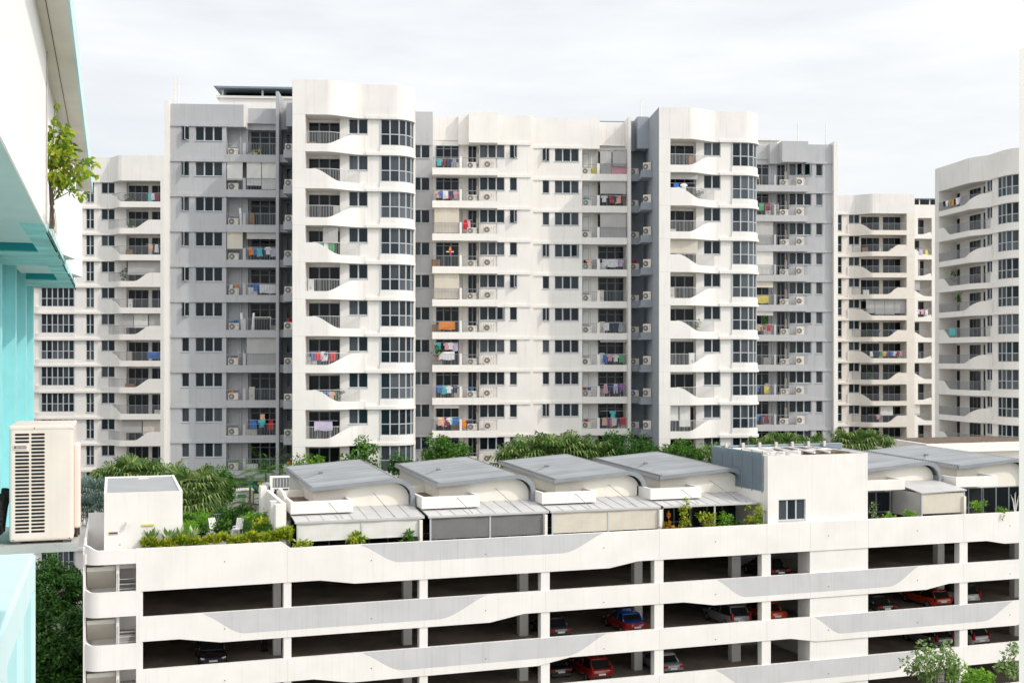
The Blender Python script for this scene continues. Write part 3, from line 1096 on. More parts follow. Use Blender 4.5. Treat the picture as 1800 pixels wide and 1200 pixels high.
b = MB()
b.box(0.15, 8, 6.02, 6.06, h0 + 1.96, h0 + 2.82)
b.build('clerestory', DGLASS, rootCR)
b = MB()
b.box(-0.2, 9, 5.6, 9, h0 + 2.85, h0 + 3.0)
b.build('roof', LOUV, rootCR)
rm = railing_mesh([(0.62, 5.1), (4.55, 5.1)], -1.4, lambda x: -2.4, gap=0.13).mesh('railing', RAIL)
for k in range(11):
    h = h0 - FL * k
    put('railing', rm, rootCR, (0 if k % 2 else 0.0, 0, h))
    window(rootCR, 0.7 if k % 2 else 2.6, 6.8, h - 0.1, 2.7 if k % 2 else 1.5, 2.4, 3 if k % 2 else 2, 'sliding_door', dark=True)
for k, z, mtl in [(2, -2.3, BLINDG), (3, -1.5, BLINDG), (9, -1.6, BLINDL)]:
    blind(rootCR, 0.7, 2.9, 5.3, h0 - FL * k + z, h0 - FL * k - 0.1, mtl)

DF = Frame(51.37, 143.7, -82)
DD = dict(amp=1.15, S0=7.7, S1=10.5, xe=15.9, r=2.9, h0=48.6, nf=12, zg=0, depth=12, pw=0.9, door_end=9.2, b0=11.9,
          wins=[(9.35, 10.6, 0.0, -1.25)], winspec=[(9.35, 10.6, 0.0, -1.25, 2, 0)],
          doors=[(0.95, 1.7, 1), (3.9, 6.4, 3), (7.0, 8.9, 3)], ph=2.85, s_end=10.8, lo=-2.41, hi=-1.42, riseA=(6.6, 9.6), fallB=(1.9, 3.6),
          rail=-1.40, railA=9.3, railB=10.2, bay_sill=-2.23, bay_tr=1.27, bay_n=7, rail_mat=RAIL, par_mat=WHITE2, door_back=1.0, gap=0.10)
rootD = thing('apartment_block', 'white apartment block at right edge with wavy balconies seen at an angle', 'apartment block', (*DF.o, 0), DF.r)
wavy(rootD, 1, DD, WHITE)
# ------------------------------------------------------------------ the multi-storey car park with its roof garden
CP = Frame(-22.69, 71.5, 18.63)
DECKZ = 15.4
cp = thing('car_park', 'white and grey multi-storey car park with open decks across the foreground', 'car park', (*CP.o, 0), CP.r)
TEND = 118.0


def interp(pl, x):
    for (a, b), (c, d) in zip(pl[:-1], pl[1:]):
        if a <= x <= c:
            return b + (d - b) * (x - a) / (c - a)
    return pl[-1][1]


BANDS = [
    # top line, bottom line
    ([(0, 16.76), (8.68, 16.76), (9.25, 16.34), (TEND, 16.36)],
     [(0, 14.16), (11.1, 14.2), (13.33, 13.87), (31.0, 13.87), (33.2, 14.24), (62.7, 14.22), (64.4, 13.93), (TEND, 13.9)]),
    ([(0, 12.61), (TEND, 12.61)],
     [(0, 11.12), (2.5, 11.12), (4.96, 10.74), (22.4, 10.74), (24.8, 11.16), (36.7, 11.16), (39.1, 10.8), (57.1, 10.8), (59.2, 11.14), (TEND, 11.1)]),
    ([(0, 9.42), (TEND, 9.42)],
     [(0, 7.95), (10.7, 7.97), (13.1, 7.56), (25.8, 7.58), (28.1, 7.98), (45.3, 7.96), (47.5, 7.6), (65.5, 7.5), (67.5, 7.9), (TEND, 7.9)]),
    ([(0, 6.22), (TEND, 6.22)],
     [(0, 4.75), (36, 4.78), (38.5, 4.4), (57, 4.4), (59, 4.75), (TEND, 4.75)]),
    ([(0, 3.02), (TEND, 3.02)], [(0, 1.5), (TEND, 1.5)])]
for top, low in BANDS:
    b = MB()
    b.prism_y(low + top[::-1], 0.0, 0.22)
    for t in (9.06, 17.9, 26.35, 34.8, 43.35, 46.98, 51.97, 60.55, 69.2):
        b.box(t - 0.007, t + 0.007, -0.006, 0.01, interp(low, t) + 0.01, interp(top, t) - 0.01, 1)
    for t in (5.2, 14.4, 22.1, 30.6, 39.2, 48.5, 56.3, 64.9):
        b.tube((t, -0.03, interp(top, t) - 1.05), (t, 0.05, interp(top, t) - 1.05), 0.035, n=8, m=2)
    b.build('parapet_band', [CPWHITE, JOINT, ACD], cp)


def s_panel(pts_l, pts_r, ztop, zlow):
    """Grey painted field with S-shaped ends, a skin 4 mm proud of its band."""
    b = MB()
    up = [(x, z) for x, z in pts_l]
    pl = up + [(x, z) for x, z in pts_r]
    b.prism_y(pl, -0.004, 0.002)
    return b.build('grey_panel', CPGREY, cp)


def s_end(x0, x1, zt, zb, n=14):
    return [(x0 + (x1 - x0) * i / n, zt + (zb - zt) * (0.5 * (i / n) + 0.5 * sstep(i / n, 0.05, 0.95)) if False else zt + (zb - zt) * sstep(i / n, -0.12, 1.0)) for i in range(n + 1)]


def s_panel2(l0, l1, r0, r1, zt, zb):
    """l0,r1 on the top edge; l1,r0 on the lower line."""
    n = 16
    left = [(l0 + (l1 - l0) * i / n, zt + (zb - zt) * (sstep(i / n, -0.15, 1.02))) for i in range(n + 1)]
    right = [(r0 + (r1 - r0) * i / n, zb + (zt - zb) * (sstep(i / n, -0.02, 1.25) / sstep(1, -0.02, 1.25))) for i in range(n + 1)]
    left[0] = (l0, zt)
    left[-1] = (l1, zb)
    s_panel(left, right, zt, zb)


s_panel2(13.7, 16.3, 27.6, 30.6, 16.335, 15.08)
s_panel2(3.9, 6.4, 18.9, 22.2, 12.6, 11.2)
s_panel2(39.3, 41.6, 53.8, 56.4, 12.6, 11.22)
s_panel2(13.8, 16.4, 27.9, 30.8, 9.41, 8.08)
s_panel2(47.3, 49.6, 62.4, 65.2, 9.41, 8.03)
s_panel2(39.2, 41.6, 54.2, 56.6, 6.21, 4.85)

# decks, beams and the inside
FLOORS = [11.76, 8.57, 5.37, 2.17]
VB = 21.0
for i, z in enumerate(FLOORS):
    b = MB()
    b.box(0.3, TEND, 0.22, VB, z - 0.28, z)
    zz = z + 0.004
    for j in range(27):     # painted bay marks are part of the deck surface
        t = 1.6 + 2.62 * j
        for x0, x1, y0, y1 in ((t - 0.05, t + 0.05, 1.7, 3.0), (t - 0.5, t + 0.5, 5.9, 6.0), (t - 0.05, t + 0.05, 5.4, 5.89), (t - 0.05, t + 0.05, 13.0, 17.5)):
            b.poly([(x0, y0, zz), (x1, y0, zz), (x1, y1, zz), (x0, y1, zz)], 1)
    b.build('parking_deck', [CONC, LINEW], cp)
b = MB()
for ztop in (14.95, 11.37, 8.18, 4.98):
    for t in (9.0, 17.85, 26.35, 34.8, 43.35, 60.5, 69.2):
        b.box(t - 0.2, t + 0.2, 0.22, VB, ztop - 0.45, ztop - 0.002)
    for v in (4.9, 10.6, 16.4):
        b.box(0.3, TEND, v, v + 0.3, ztop - 0.35, ztop - 0.003)
b.build('deck_beams', CEIL, cp)
b = MB()
b.box(0.3, TEND, VB, VB + 0.2, 0, 14.9)
b.box(0.3, 0.45, 3.2, VB, 0, 14.9)
b.build('rear_wall', CONC, cp)
b = MB()
b.box(0.3, 120, 0.22, 3.4, 14.95, DECKZ)
b.box(-3.0, 120, 3.4, 26, 14.95, DECKZ)
b.box(2.0, 120, 26, 52, 14.95, DECKZ)
b.build('roof_deck', DECK, cp)
for t0, t1 in ((8.82, 9.3), (17.6, 18.15), (26.03, 26.66), (34.45, 35.15), (42.97, 43.7), (60.2, 60.95), (68.9, 69.6)):
    b2 = MB()
    b2.box(t0, t1, 0.06, 0.65, 0, 14.9)
    b2.build('column', CPWHITE, cp)
for t0, t1 in ((8.75, 9.25), (17.6, 18.2), (26.05, 26.7), (34.98, 35.62), (43.05, 43.8), (61.75, 62.4), (69.4, 70.2)):
    b2 = MB()
    b2.box(t0, t1, 4.55, 5.15, 0, 14.9)
    b2.build('column', CPWHITE, cp)
b = MB()
b.box(0.25, 0.37, 0.06, 0.3, 0, 14.9)
b.build('edge_post', CPWHITE, cp)
# plain core wall between the bays, with its side room
b = MB()
b.box(46.98, 51.97, 0.08, 0.3, 0, 14.9)
b.box(46.98, 47.1, 0.3, 1.7, 0, 14.9)
b.box(47.1, 49.2, 1.55, 1.7, 0, 14.9)
b.box(49.1, 49.2, 1.7, 9.0, 0, 14.9)
b.box(51.8, 51.97, 0.3, 8.0, 0, 14.9)
b.box(45.6, 49.2, 9.0, 9.2, 0, 14.9)
b.build('core_wall', CPWHITE, cp)
# strip lamp housings under the decks
lf = MB()
lf.box(-0.6, 0.6, -0.07, 0.07, -0.1, 0)
lfm = lf.mesh('ceiling_light', ACW)
for z in (14.5, 10.95, 7.75):
    for t in (3.2, 7.4, 13.0, 21.5, 30.5, 38.6, 57.3, 64.0):
        put('ceiling_light', lfm, cp, (t, 2.6, z - 0.05 if z > 14 else z))
# rails at the left end of each deck
b = MB()
for z in FLOORS:
    b.tube((0.12, 0.3, z + 0.6), (0.12, 0.3, z + 2.8), 0.03)
b.build('downpipe', CPWHITE, cp)

# stair tower at the left end
sw = MB()
sw.box(-0.02, 0.28, -0.012, 0.3, 0, 16.75)
sw.box(-1.16, -0.98, 0.35, 0.6, 0, 15.9)
sw.box(-2.6, 0.2, 3.1, 3.3, 0, 16.0)
sw.box(-3.05, -2.9, 0.55, 12.0, 0, 16.9)
sw.box(-3.05, -2.6, 3.3, 12, 0, 16.0)
sw.build('stair_wall', CPWHITE, cp)


def stair_plan(off):
    pts = []
    r = 0.95 + off
    for k in range(11):
        t = math.pi / 2 * k / 10
        pts.append((-2.05 - r * math.cos(t), 0.95 - r * math.sin(t)))
    pts.append((-0.02, -off))
    return [(-2.05 - r, 2.9)] + pts


sp = stair_plan(0.0)
for ztop, zlow in ((16.74, 15.88), (14.22, 12.72), (11.05, 9.52), (7.87, 6.35), (4.7, 3.15)):
    b = MB()
    top = [ztop + (0.28 * sstep(-x, 2.2, 2.95) if ztop > 16 else -0.0 + 0.12 * sstep(-x, 2.6, 3.0)) for x, y in sp]
    ribbon(b, sp, [zlow] * len(sp), top, 0.14, side=1)
    b.prism([(x * 0.999, y + 0.01) for x, y in sp] + [(-0.05, 3.0)], zlow + 0.003, zlow + 0.2)
    b.build('landing_parapet', CPWHITE, cp)
for z0 in (12.9, 9.7, 6.5, 3.3):
    # sloping flight soffit on the left, steps on the right
    b = MB()
    b.prism_x([(0.75, z0 + 2.75), (2.95, z0 + 1.3), (2.95, z0 + 1.1), (0.75, z0 + 2.5)], -2.85, -1.22)
    b.build('stair_soffit', CREAM, cp)
    b = MB()
    for k in range(8):
        y = 0.75 + 0.28 * k
        z = z0 + 0.18 + 0.175 * (k + 1)
        b.box(-0.95, -0.05, y, y + 0.3, z - 0.16, z)
    b.build('stair_flight', CONCL, cp)
    b = MB()
    b.tube((-1.05, 0.3, z0 + 0.2), (-1.05, 0.3, z0 + 2.4), 0.025)
    for k in range(6):
        b.tube((-1.0, 0.4, z0 + 0.5 + 0.3 * k), (-0.05, 0.4, z0 + 0.5 + 0.3 * k), 0.018)
    b.build('handrail', RAILW, cp)
    b = MB()
    b.tube((-2.7, 3.0, z0 + 1.25), (-1.3, 3.0, z0 + 1.25), 0.03)
    b.build('handrail', RAILW, cp)
b = MB()
b.box(-2.95, -1.1, 0.4, 0.55, 15.9, 16.5)
b.box(-1.05, -0.9, 0.2, 1.0, 15.9, 16.6)
b.build('roof_kerb', CPWHITE, cp)
b = MB()
b.box(-2.98, -2.85, 1.2, 12.0, 16.0, 17.3)
b.box(-2.85, -1.9, 6.0, 6.2, 15.45, 18.3)
b.build('garden_wall', CPWHITE, cp)

# ------------------------------------------------------------------ stair house on the roof
sh = thing('stair_house', 'white windowless stair house with flat grey roof at the left end of the car park', 'stair house', CP.w(0, 0, 0), CP.r)
b = MB()
b.box(-1.86, 2.74, 1.0, 12, 15.45, 19.95)
b.build('wall', CPWHITE, sh)
b = MB()
b.box(-1.86, 2.74, 1.0, 1.15, 19.95, 20.06)
b.box(-1.86, -1.7, 1.15, 11.85, 19.95, 20.06)
b.box(2.58, 2.74, 1.15, 11.85, 19.95, 20.06)
b.box(-1.86, 2.74, 11.85, 12.0, 19.95, 20.06)
b.build('roof_kerb', CPWHITE, sh)
b = MB()
b.box(-1.7, 2.58, 1.15, 11.85, 19.95, 19.975)
b.box(0.3, 1.0, 10.6, 10.75, 19.975, 20.02, 1)
b.build('roof', [ROOFM, WHITE], sh)
b = MB()
for k in range(22):
    yy = 1.3 + 0.48 * k
    b.box(-1.875, -1.862, yy, yy + 0.3, 18.6 + 0.25 * math.sin(k * 2.1), 19.8 + 0.12 * math.cos(k * 3.3))
b.build('peeling_patch', STAIN, sh)
b = MB()
b.box(0.35, 1.05, 0.90, 0.998, 18.0, 18.1)
b.build('strip_lamp', YELLOW, sh)
b = MB()
b.box(-1.6, -1.05, 0.96, 0.998, 17.55, 17.72)
b.box(-1.57, -1.08, 0.952, 0.959, 17.58, 17.69, 1)
b.build('sign_plate', [YELLOW, ACD], sh)
b = MB()
b.tube((-0.55, 0.99, 18.25), (-0.55, 0.72, 18.2), 0.05)
b.tube((-0.55, 0.72, 18.32), (-0.55, 0.72, 18.12), 0.10, 0.12, n=10)
b.build('spot_lamp', ACW, sh)
b = MB()
b.disc((-0.95, 0.99, 16.9), 0.04, (0, -1, 0), 10)
b.build('alarm_button', TAIL, sh)

# ------------------------------------------------------------------ service block on the roof
sb = thing('service_block', 'plain white service block with one three-light window on the car park roof', 'service block', CP.w(0, 0, 0), CP.r)
b = MB()
wall_holes(b, 43.6, 52.1, DECKZ, 21.25, 0.3, [(44.5, 46.75, 16.52, 18.02)], 0.15)
b.box(43.6, 43.8, 0.301, 8, DECKZ, 21.25)
b.box(51.9, 52.1, 0.301, 8, DECKZ, 21.25)
b.box(43.6, 52.1, 8, 8.2, DECKZ, 21.25)
b.build('wall', CPWHITE, sb)
window(sb, 44.5, 0.4, 18.02, 2.25, 1.5, 3)
b = MB()
b.box(43.8, 51.9, 0.5, 8, 20.7, 20.9)
b.build('roof', CONCL, sb)
b = MB()
random.seed(3)
for i in range(5):
    x = 44.2 + i * 1.3
    b.tube((x, 1.0 + i * 0.8, 20.9), (x, 1.0 + i * 0.8, 21.3 + 0.15 * (i % 2)), 0.05)
    b.tube((x, 1.2, 21.32), (x + 1.0, 6.5, 21.34), 0.09)
for i in range(4):
    b.box(45.2 + 1.7 * i, 46.4 + 1.7 * i, 2.5 + i * 0.5, 3.2 + i * 0.5, 20.9, 21.32)
b.build('roof_pipes', CPWHITE, sb)
b = MB()
b.box(48.6, 51.8, 2.2, 7.8, 20.9, 21.24)
b.build('gravel_bed', GRAVEL, sb)
ls = thing('louvre_screen', 'blue grey louvred screen around the plant beside the white service block', 'screen', CP.w(0, 0, 0), CP.r)
b = MB()
for k in range(26):
    z = 18.65 + 0.107 * k
    b.prism_y([(43.5, z), (43.56, z + 0.1), (43.575, z + 0.1), (43.515, z)], 0.9, 8.6)
    b.prism_x([(8.6, z), (8.66, z + 0.1), (8.675, z + 0.1), (8.615, z)], 43.55, 55.5)
b.build('slats', LOUV, ls)
for y in (0.9, 2.4, 3.9, 5.4, 6.9, 8.5):
    b = MB()
    b.box(43.47, 43.55, y - 0.03, y + 0.03, 18.5, 21.55)
    b.build('post', ROOFD if y < 1 else LOUV, ls)
b = MB()
b.box(43.5, 43.7, 0.8, 8.7, 15.4, 18.6)
b.build('base_wall', CPWHITE, ls)
b = MB()
for i in range(7):
    x = 44.6 + 1.5 * i
    b.box(x, x + 0.22, 8.35, 8.5, 21.2, 21.62)
b.build('bracket', ACW, ls)

# ------------------------------------------------------------------ roof-top houses
ROOFP = mat('plain_roof_metal', (0.36, 0.375, 0.39), rough=0.45, var=0.08, scale=0.6)


def house_shared():
    """Meshes shared by the row of identical houses, in the car park's plan frame, x from the house's left corner."""
    out = {}
    # curved metal roof; pitched up to the right, rolled over at the right end
    prof = [(1.55, 19.62), (4.0, 19.80), (6.9, 20.02), (7.5, 20.04), (8.0, 19.95), (8.4, 19.72), (8.68, 19.35), (8.8, 18.9), (8.8, 18.3)]
    inner = [(8.5, 18.3), (8.5, 18.85), (8.4, 19.2), (8.15, 19.48), (7.85, 19.66), (7.45, 19.76), (6.9, 19.76), (4.0, 19.52), (1.55, 19.36)]
    b = MB()
    nseg = 36
    ys = [4.3 + (17.2 - 4.3) * i / nseg for i in range(nseg + 1)]
    rise = lambda y: 0.33 * (y - 4.3) / 12.9
    for i in range(nseg):
        # standing-seam pans: a shallow step at each seam
        for (y0, y1, dz) in ((ys[i], ys[i] + 0.05, 0.045), (ys[i] + 0.05, ys[i + 1], 0.0)):
            vs = []
            for (x, z) in prof[:4]:
                vs += [(x, y0, z + dz + rise(y0)), (x, y1, z + dz + rise(y1))]
            b.faces(vs, [(2 * k, 2 * k + 1, 2 * k + 3, 2 * k + 2) for k in range(3)])
            if dz:
                for y in (y0, y1):
                    b.faces([(x, y, z + dz + rise(y)) for x, z in prof[:4]] + [(x, y, z + rise(y)) for x, z in prof[:4]],
                            [(k, k + 1, 5 + k, 4 + k) for k in range(3)])
        b.box(1.53, 1.75, ys[i] + 0.0, ys[i] + 0.16, 19.60 + rise(ys[i]), 19.70 + rise(ys[i]), 1)
        b.box(7.42, 7.56, ys[i] + 0.0, ys[i] + 0.16, 19.98 + rise(ys[i]), 20.09 + rise(ys[i]), 1)

    b.box(3.2, 3.5, 10.5, 10.7, 19.95, 20.1, 1)
    b.tube((1.9, 9.0, 19.85), (3.4, 10.6, 20.02), 0.02, m=1)
    bar = [prof[3], (8.0, 19.93), (8.4, 19.70), (8.68, 19.33), (8.8, 18.9)]
    for (xa, za), (xb, zb) in zip(bar[:-1], bar[1:]):
        b.faces([(xa, 4.3, za - 0.05), (xa, 17.2, za + 0.28), (xb, 17.2, zb + 0.28), (xb, 4.3, zb - 0.05)], [(0, 1, 2, 3)], 2)
    # left edge strip
    b.faces([(1.55, 4.3, 19.62), (1.55, 17.2, 19.95), (1.55, 17.2, 19.69), (1.55, 4.3, 19.36)], [(0, 1, 2, 3)])
    out['roof'] = b.mesh('roof', [ROOFM, SEAM, ROOFP])
    b = MB()
    vs = [(x, 4.28, z - 0.005) for x, z in prof] + [(x, 4.28, z) for x, z in inner]
    n = len(prof)
    for k in range(n - 1):
        a, c = prof[k], prof[k + 1]
        d, e = inner[n - 2 - k], inner[n - 1 - k]
        b.faces([(p[0], y, p[1] + 0.02) for y in (4.22, 4.45) for p in (a, c, d, e)],
                [(0, 1, 2, 3), (7, 6, 5, 4), (0, 4, 5, 1), (3, 2, 6, 7), (1, 5, 6, 2), (0, 3, 7, 4)])
    b.box(8.5, 8.84, 4.2, 4.7, 17.9, 18.32)
    b.box(8.56, 8.8, 4.45, 17, 15.4, 18.9)
    out['fascia'] = b.mesh('roof_fascia', ROOFD)
    b = MB()
    b.prism_y([(1.9, 17.4), (8.5, 17.4), (8.5, 18.85), (8.35, 19.2), (8.1, 19.45), (7.8, 19.62), (7.4, 19.74), (6.9, 19.74), (1.9, 19.37)], 4.9, 5.1)
    b.box(1.9, 2.1, 5.1, 17, 15.4, 19.5)
    b.box(8.3, 8.5, 1.0, 4.9, 15.4, 17.6)
    b.box(0.05, 1.9, 9.0, 9.2, 15.4, 19.0)
    b.prism_x([(4.9, 18.2), (8.3, 18.2), (8.3, 19.3), (6.2, 19.2), (4.9, 18.9)], 0.0, 0.2)
    # planter boxes at roof level
    b.box(0.1, 4.2, 2.8, 3.0, 18.1, 18.9, 1)
    b.box(0.1, 0.3, 3.0, 9.0, 18.1, 18.9, 1)
    b.box(4.0, 4.2, 3.0, 4.9, 18.1, 18.9, 1)
    b.box(0.3, 4.0, 3.0, 9.0, 18.1, 18.45, 1)
    out['wall'] = b.mesh('wall', [CREAM, CPWHITE])
    b = MB()
    b.box(0.3, 1.88, 3.0, 9.0, 18.452, 18.52)
    b.box(1.88, 4.0, 3.0, 4.88, 18.452, 18.52)
    out['planter_soil'] = b.mesh('planter_soil', GRAVEL)
    b = MB()
    b.faces([(0.15, 1.2, 17.8), (8.65, 1.2, 17.8), (8.65, 4.9, 18.2), (0.15, 4.9, 18.2)], [(0, 1, 2, 3)])
    b.faces([(0.15, 1.2, 17.72), (8.65, 1.2, 17.72), (8.65, 4.9, 18.12), (0.15, 4.9, 18.12)], [(3, 2, 1, 0)])
    b.box(0.13, 8.67, 1.14, 1.22, 17.68, 17.81)
    for k in range(10):
        x = 0.15 + 8.5 * k / 9
        b.faces([(x - 0.02, 1.2, 17.84), (x + 0.02, 1.2, 17.84), (x + 0.02, 4.9, 18.24), (x - 0.02, 4.9, 18.24),
                 (x - 0.02, 1.2, 17.8), (x + 0.02, 1.2, 17.8), (x + 0.02, 4.9, 18.2), (x - 0.02, 4.9, 18.2)],
                [(0, 1, 2, 3), (0, 4, 5, 1), (1, 5, 6, 2), (3, 7, 4, 0)])
    out['awning'] = b.mesh('awning', AWN)
    b = MB()
    for x in (6.0, 2.6):
        y1 = 4.85 if x > 4 else 2.78
        b.tube((x, y1, 19.1 if x > 4 else 18.75), (x + 0.7, 1.5, 17.85), 0.018)
    out['tie_rod'] = b.mesh('tie_rod', FRAMED)
    p = MB()
    p.box(-0.05, 0.05, -0.05, 0.05, 0, 2.35)
    out['post'] = p.mesh('post', FRAME)
    return out


HS = house_shared()


def house(k, x0, label, awning=True, blinds=(), doors=True):
    h = thing('rooftop_house', label, 'house', CP.w(x0, 0, 0), CP.r, 'row of houses on the car park roof')
    for nm in ('roof', 'wall', 'planter_soil'):
        put(nm, HS[nm], h)
    put('roof_fascia', HS['fascia'], h)
    if awning:
        put('awning', HS['awning'], h)
        put('tie_rod', HS['tie_rod'], h)
        for x in (0.3, 4.45, 8.3):
            put('post', HS['post'], h, (x, 1.26, DECKZ))
    for (a, b_, z0, mt) in blinds:
        blind(h, a, b_, 1.26, z0, 17.62, mt)
    if doors:
        window(h, 0.35, 4.75, 17.75, 3.9, 2.3, 3, 'sliding_door', transom=1.6, dark=True)
        window(h, 4.4, 4.75, 17.75, 3.9, 2.3, 3, 'sliding_door', dark=True)
    w = MB()
    w.box(0.0, 8.3, 4.95, 5.1, DECKZ, 17.39)
    w.build('rear_wall', CREAM, h)
    return h


house(0, 9.55, 'roof house at the left of the row with beige blinds under its awning', True, [(0.35, 4.4, 16.55, BLINDL), (4.5, 8.25, 16.55, BLINDL)])
house(1, 18.35, 'roof house with dark grey blinds down to the parapet', True, [(0.35, 4.4, 16.3, BLINDD), (4.5, 8.25, 16.3, BLINDD)])
house(2, 27.0, 'roof house with two cream blinds down to the parapet', True, [(0.35, 4.4, 16.3, BLINDB), (4.5, 8.25, 16.3, BLINDB)])
house(3, 35.35, 'roof house with open terrace full of shrubs under its awning', True, [])
house(4, 53.1, 'roof house right of the service block with small boxed porch', False, [])
house(5, 62.0, 'roof house at the right edge with dark glass doors', False, [])
# left gable wall with its piers
gw = thing('garden_wall', 'tall white wall with square piers closing the house row at the left', 'wall', CP.w(0, 0, 0), CP.r)
b = MB()
b.box(8.9, 9.15, 1.3, 10.0, DECKZ, 19.0)
b.build('wall', CPWHITE, gw)
for y0, y1, z in ((1.0, 1.9, 18.95), (3.4, 4.2, 18.9), (9.2, 10.2, 19.3)):
    b = MB()
    b.box(8.45, 8.9, y0, y1, DECKZ, z)
    b.build('pier', CPWHITE, gw)
b = MB()
for k in range(8):
    t = math.pi / 2 * k / 7
    t2 = math.pi / 2 * (k + 1) / 7
    b.faces([(9.4 - 0.7 * math.cos(a), y, 18.6 + 0.65 * math.sin(a)) for a in (t, t2) for y in (10.2, 13.0)], [(0, 1, 3, 2)])
b.build('curved_roof', ROOFM, gw)
# porch with blind on the fifth house
po = thing('porch', 'metal roofed porch boxed in by beige blinds beside the service block', 'porch', CP.w(0, 0, 0), CP.r)
b = MB()
b.faces([(57.5, 1.1, 18.0), (61.75, 1.1, 18.1), (61.75, 4.88, 18.55), (57.7, 4.88, 18.5), (57.5, 1.1, 17.92), (61.75, 1.1, 18.02), (61.75, 4.88, 18.47), (57.7, 4.88, 18.42)],
        [(0, 1, 2, 3), (7, 6, 5, 4), (0, 4, 5, 1), (1, 5, 6, 2), (3, 7, 4, 0)])
b.build('roof', AWN, po)
for x in (57.65, 61.6):
    b = MB()
    b.box(x - 0.05, x + 0.05, 1.2, 1.3, DECKZ, 17.98)
    b.build('post', FRAME, po)
b = MB()
b.box(57.72, 61.53, 1.22, 1.27, 16.35, 17.9)
b.build('front_blind', BLINDB, po)
b = MB()
b.box(57.6, 57.65, 1.32, 4.85, 16.0, 17.95)
b.build('side_blind', BLINDG, po)
# flat roof with brown planting behind the last houses
fr = thing('flat_roof_pavilion', 'low pavilion with white edged flat roof of brown gravel', 'pavilion', CP.w(0, 0, 0), CP.r)
b = MB()
b.prism([(71.9, 19.0), (86, 19.0), (86, 27), (73.6, 27)], 19.4, 20.25)
b.build('roof', CPWHITE, fr)
b = MB()
b.prism([(72.5, 19.4), (86, 19.4), (86, 26.6), (74.0, 26.6)], 20.251, 20.32)
b.build('gravel_bed', GRAVEL, fr)
b = MB()
b.prism([(73, 20), (86, 20), (86, 26), (74.3, 26)], DECKZ, 19.4)
b.build('wall', CPWHITE, fr)
# ------------------------------------------------------------------ foreground block on the left (camera stands beside it)
FG = Frame(0, 0, 18.63)
fg = thing('foreground_building', 'close white and teal building rising along the left edge', 'building', (0, 0, 0), FG.r)
Z = CAMZ
b = MB()
b.box(-1.2, -0.9, 1.5, 18.4, Z + 1.904, Z + 4.42)
b.build('bay_wall', FGWHITE, fg)
b = MB()
b.box(-3.0, -1.2, 1.5, 17.28, Z + 1.89, Z + 2.1)
b.box(-1.198, -0.905, 1.5, 17.28, Z + 1.888, Z + 1.899)
b.build('bay_soffit', FGGREY, fg)
b = MB()
b.box(-2.0, -0.96, 18.6, 33.6, Z + 2.05, Z + 4.42)
b.build('upper_wall', FGWHITE, fg)
for y in (23.5, 28.6):
    b = MB()
    b.prism([(-0.98, y), (-0.70, y + 1.6), (-0.98, y + 1.9)], Z + 2.05, Z + 3.9)
    b.build('wall_fin', FGWHITE, fg)
b = MB()
b.box(-3.0, -0.54, 1.5, 32.5, Z + 4.42, Z + 4.55)
b.build('eave', EAVE, fg)
b = MB()
b.box(-0.54, -0.50, 1.5, 32.55, Z + 4.40, Z + 4.85)
b.build('eave_fascia', TEALP, fg)
b = MB()
b.box(-0.785, -0.777, 1.5, 32, Z + 4.412, Z + 4.419)
b.build('eave_groove', STAIN, fg)
b = MB()
b.tube((-0.89, 17.9, Z + 1.95), (-0.885, 18.0, Z + 4.4), 0.012)
b.build('wall_joint', JOINT, fg)
# teal canopy slab with coffers
b = MB()
b.box(-1.215, -0.9, 17.3, 32.3, Z + 1.9, Z + 2.05)
b.box(-2.3, -1.215, 22.0, 25.0, Z + 1.902, Z + 2.05)
b.box(-2.3, -1.215, 29.4, 32.3, Z + 1.902, Z + 2.05)
b.build('canopy_soffit', TEALS, fg)
b = MB()
b.box(-2.3, -1.215, 21.9, 21.998, Z + 1.92, Z + 2.4)
b.build('canopy_beam_face', TEALD, fg)  # beam face painted darker in place of shade
b = MB()
b.box(-2.3, -1.215, 29.3, 29.398, Z + 1.92, Z + 2.4)
b.build('canopy_beam_face', TEALD, fg)
b = MB()
b.prism_y([(-1.2, Z + 2.06), (-2.3, Z + 2.42), (-2.3, Z + 2.6), (-1.02, Z + 2.6), (-1.02, Z + 2.052), (-1.2, Z + 2.052)], 17.3, 32.2)
b.build('canopy_coffer', TEALS, fg)
b = MB()
random.seed(11)
for k in range(40):
    y = random.uniform(18.6, 32)
    b.box(-0.93, -0.91, y, y + random.uniform(0.2, 0.9), Z + 1.895, Z + 1.9)
b.box(-0.902, -0.896, 18.6, 24.6, Z + 1.9, Z + 1.945)
b.box(-0.902, -0.896, 27.4, 31.5, Z + 1.9, Z + 1.94)
b.build('drip_stain', STAIN, fg)
b = MB()
b.box(-2.6, -2.2, 1.5, 32.2, 0, Z + 2.3)
b.build('teal_wall', TEALW, fg)
for y in (18.8, 22.9, 26.3, 29.3, 31.9):
    b = MB()
    b.box(-2.2, -1.9, y, y + 0.35, 0, Z + 2.3 if y < 31 else Z + 1.9)
    b.build('wall_pier', TEALW, fg)
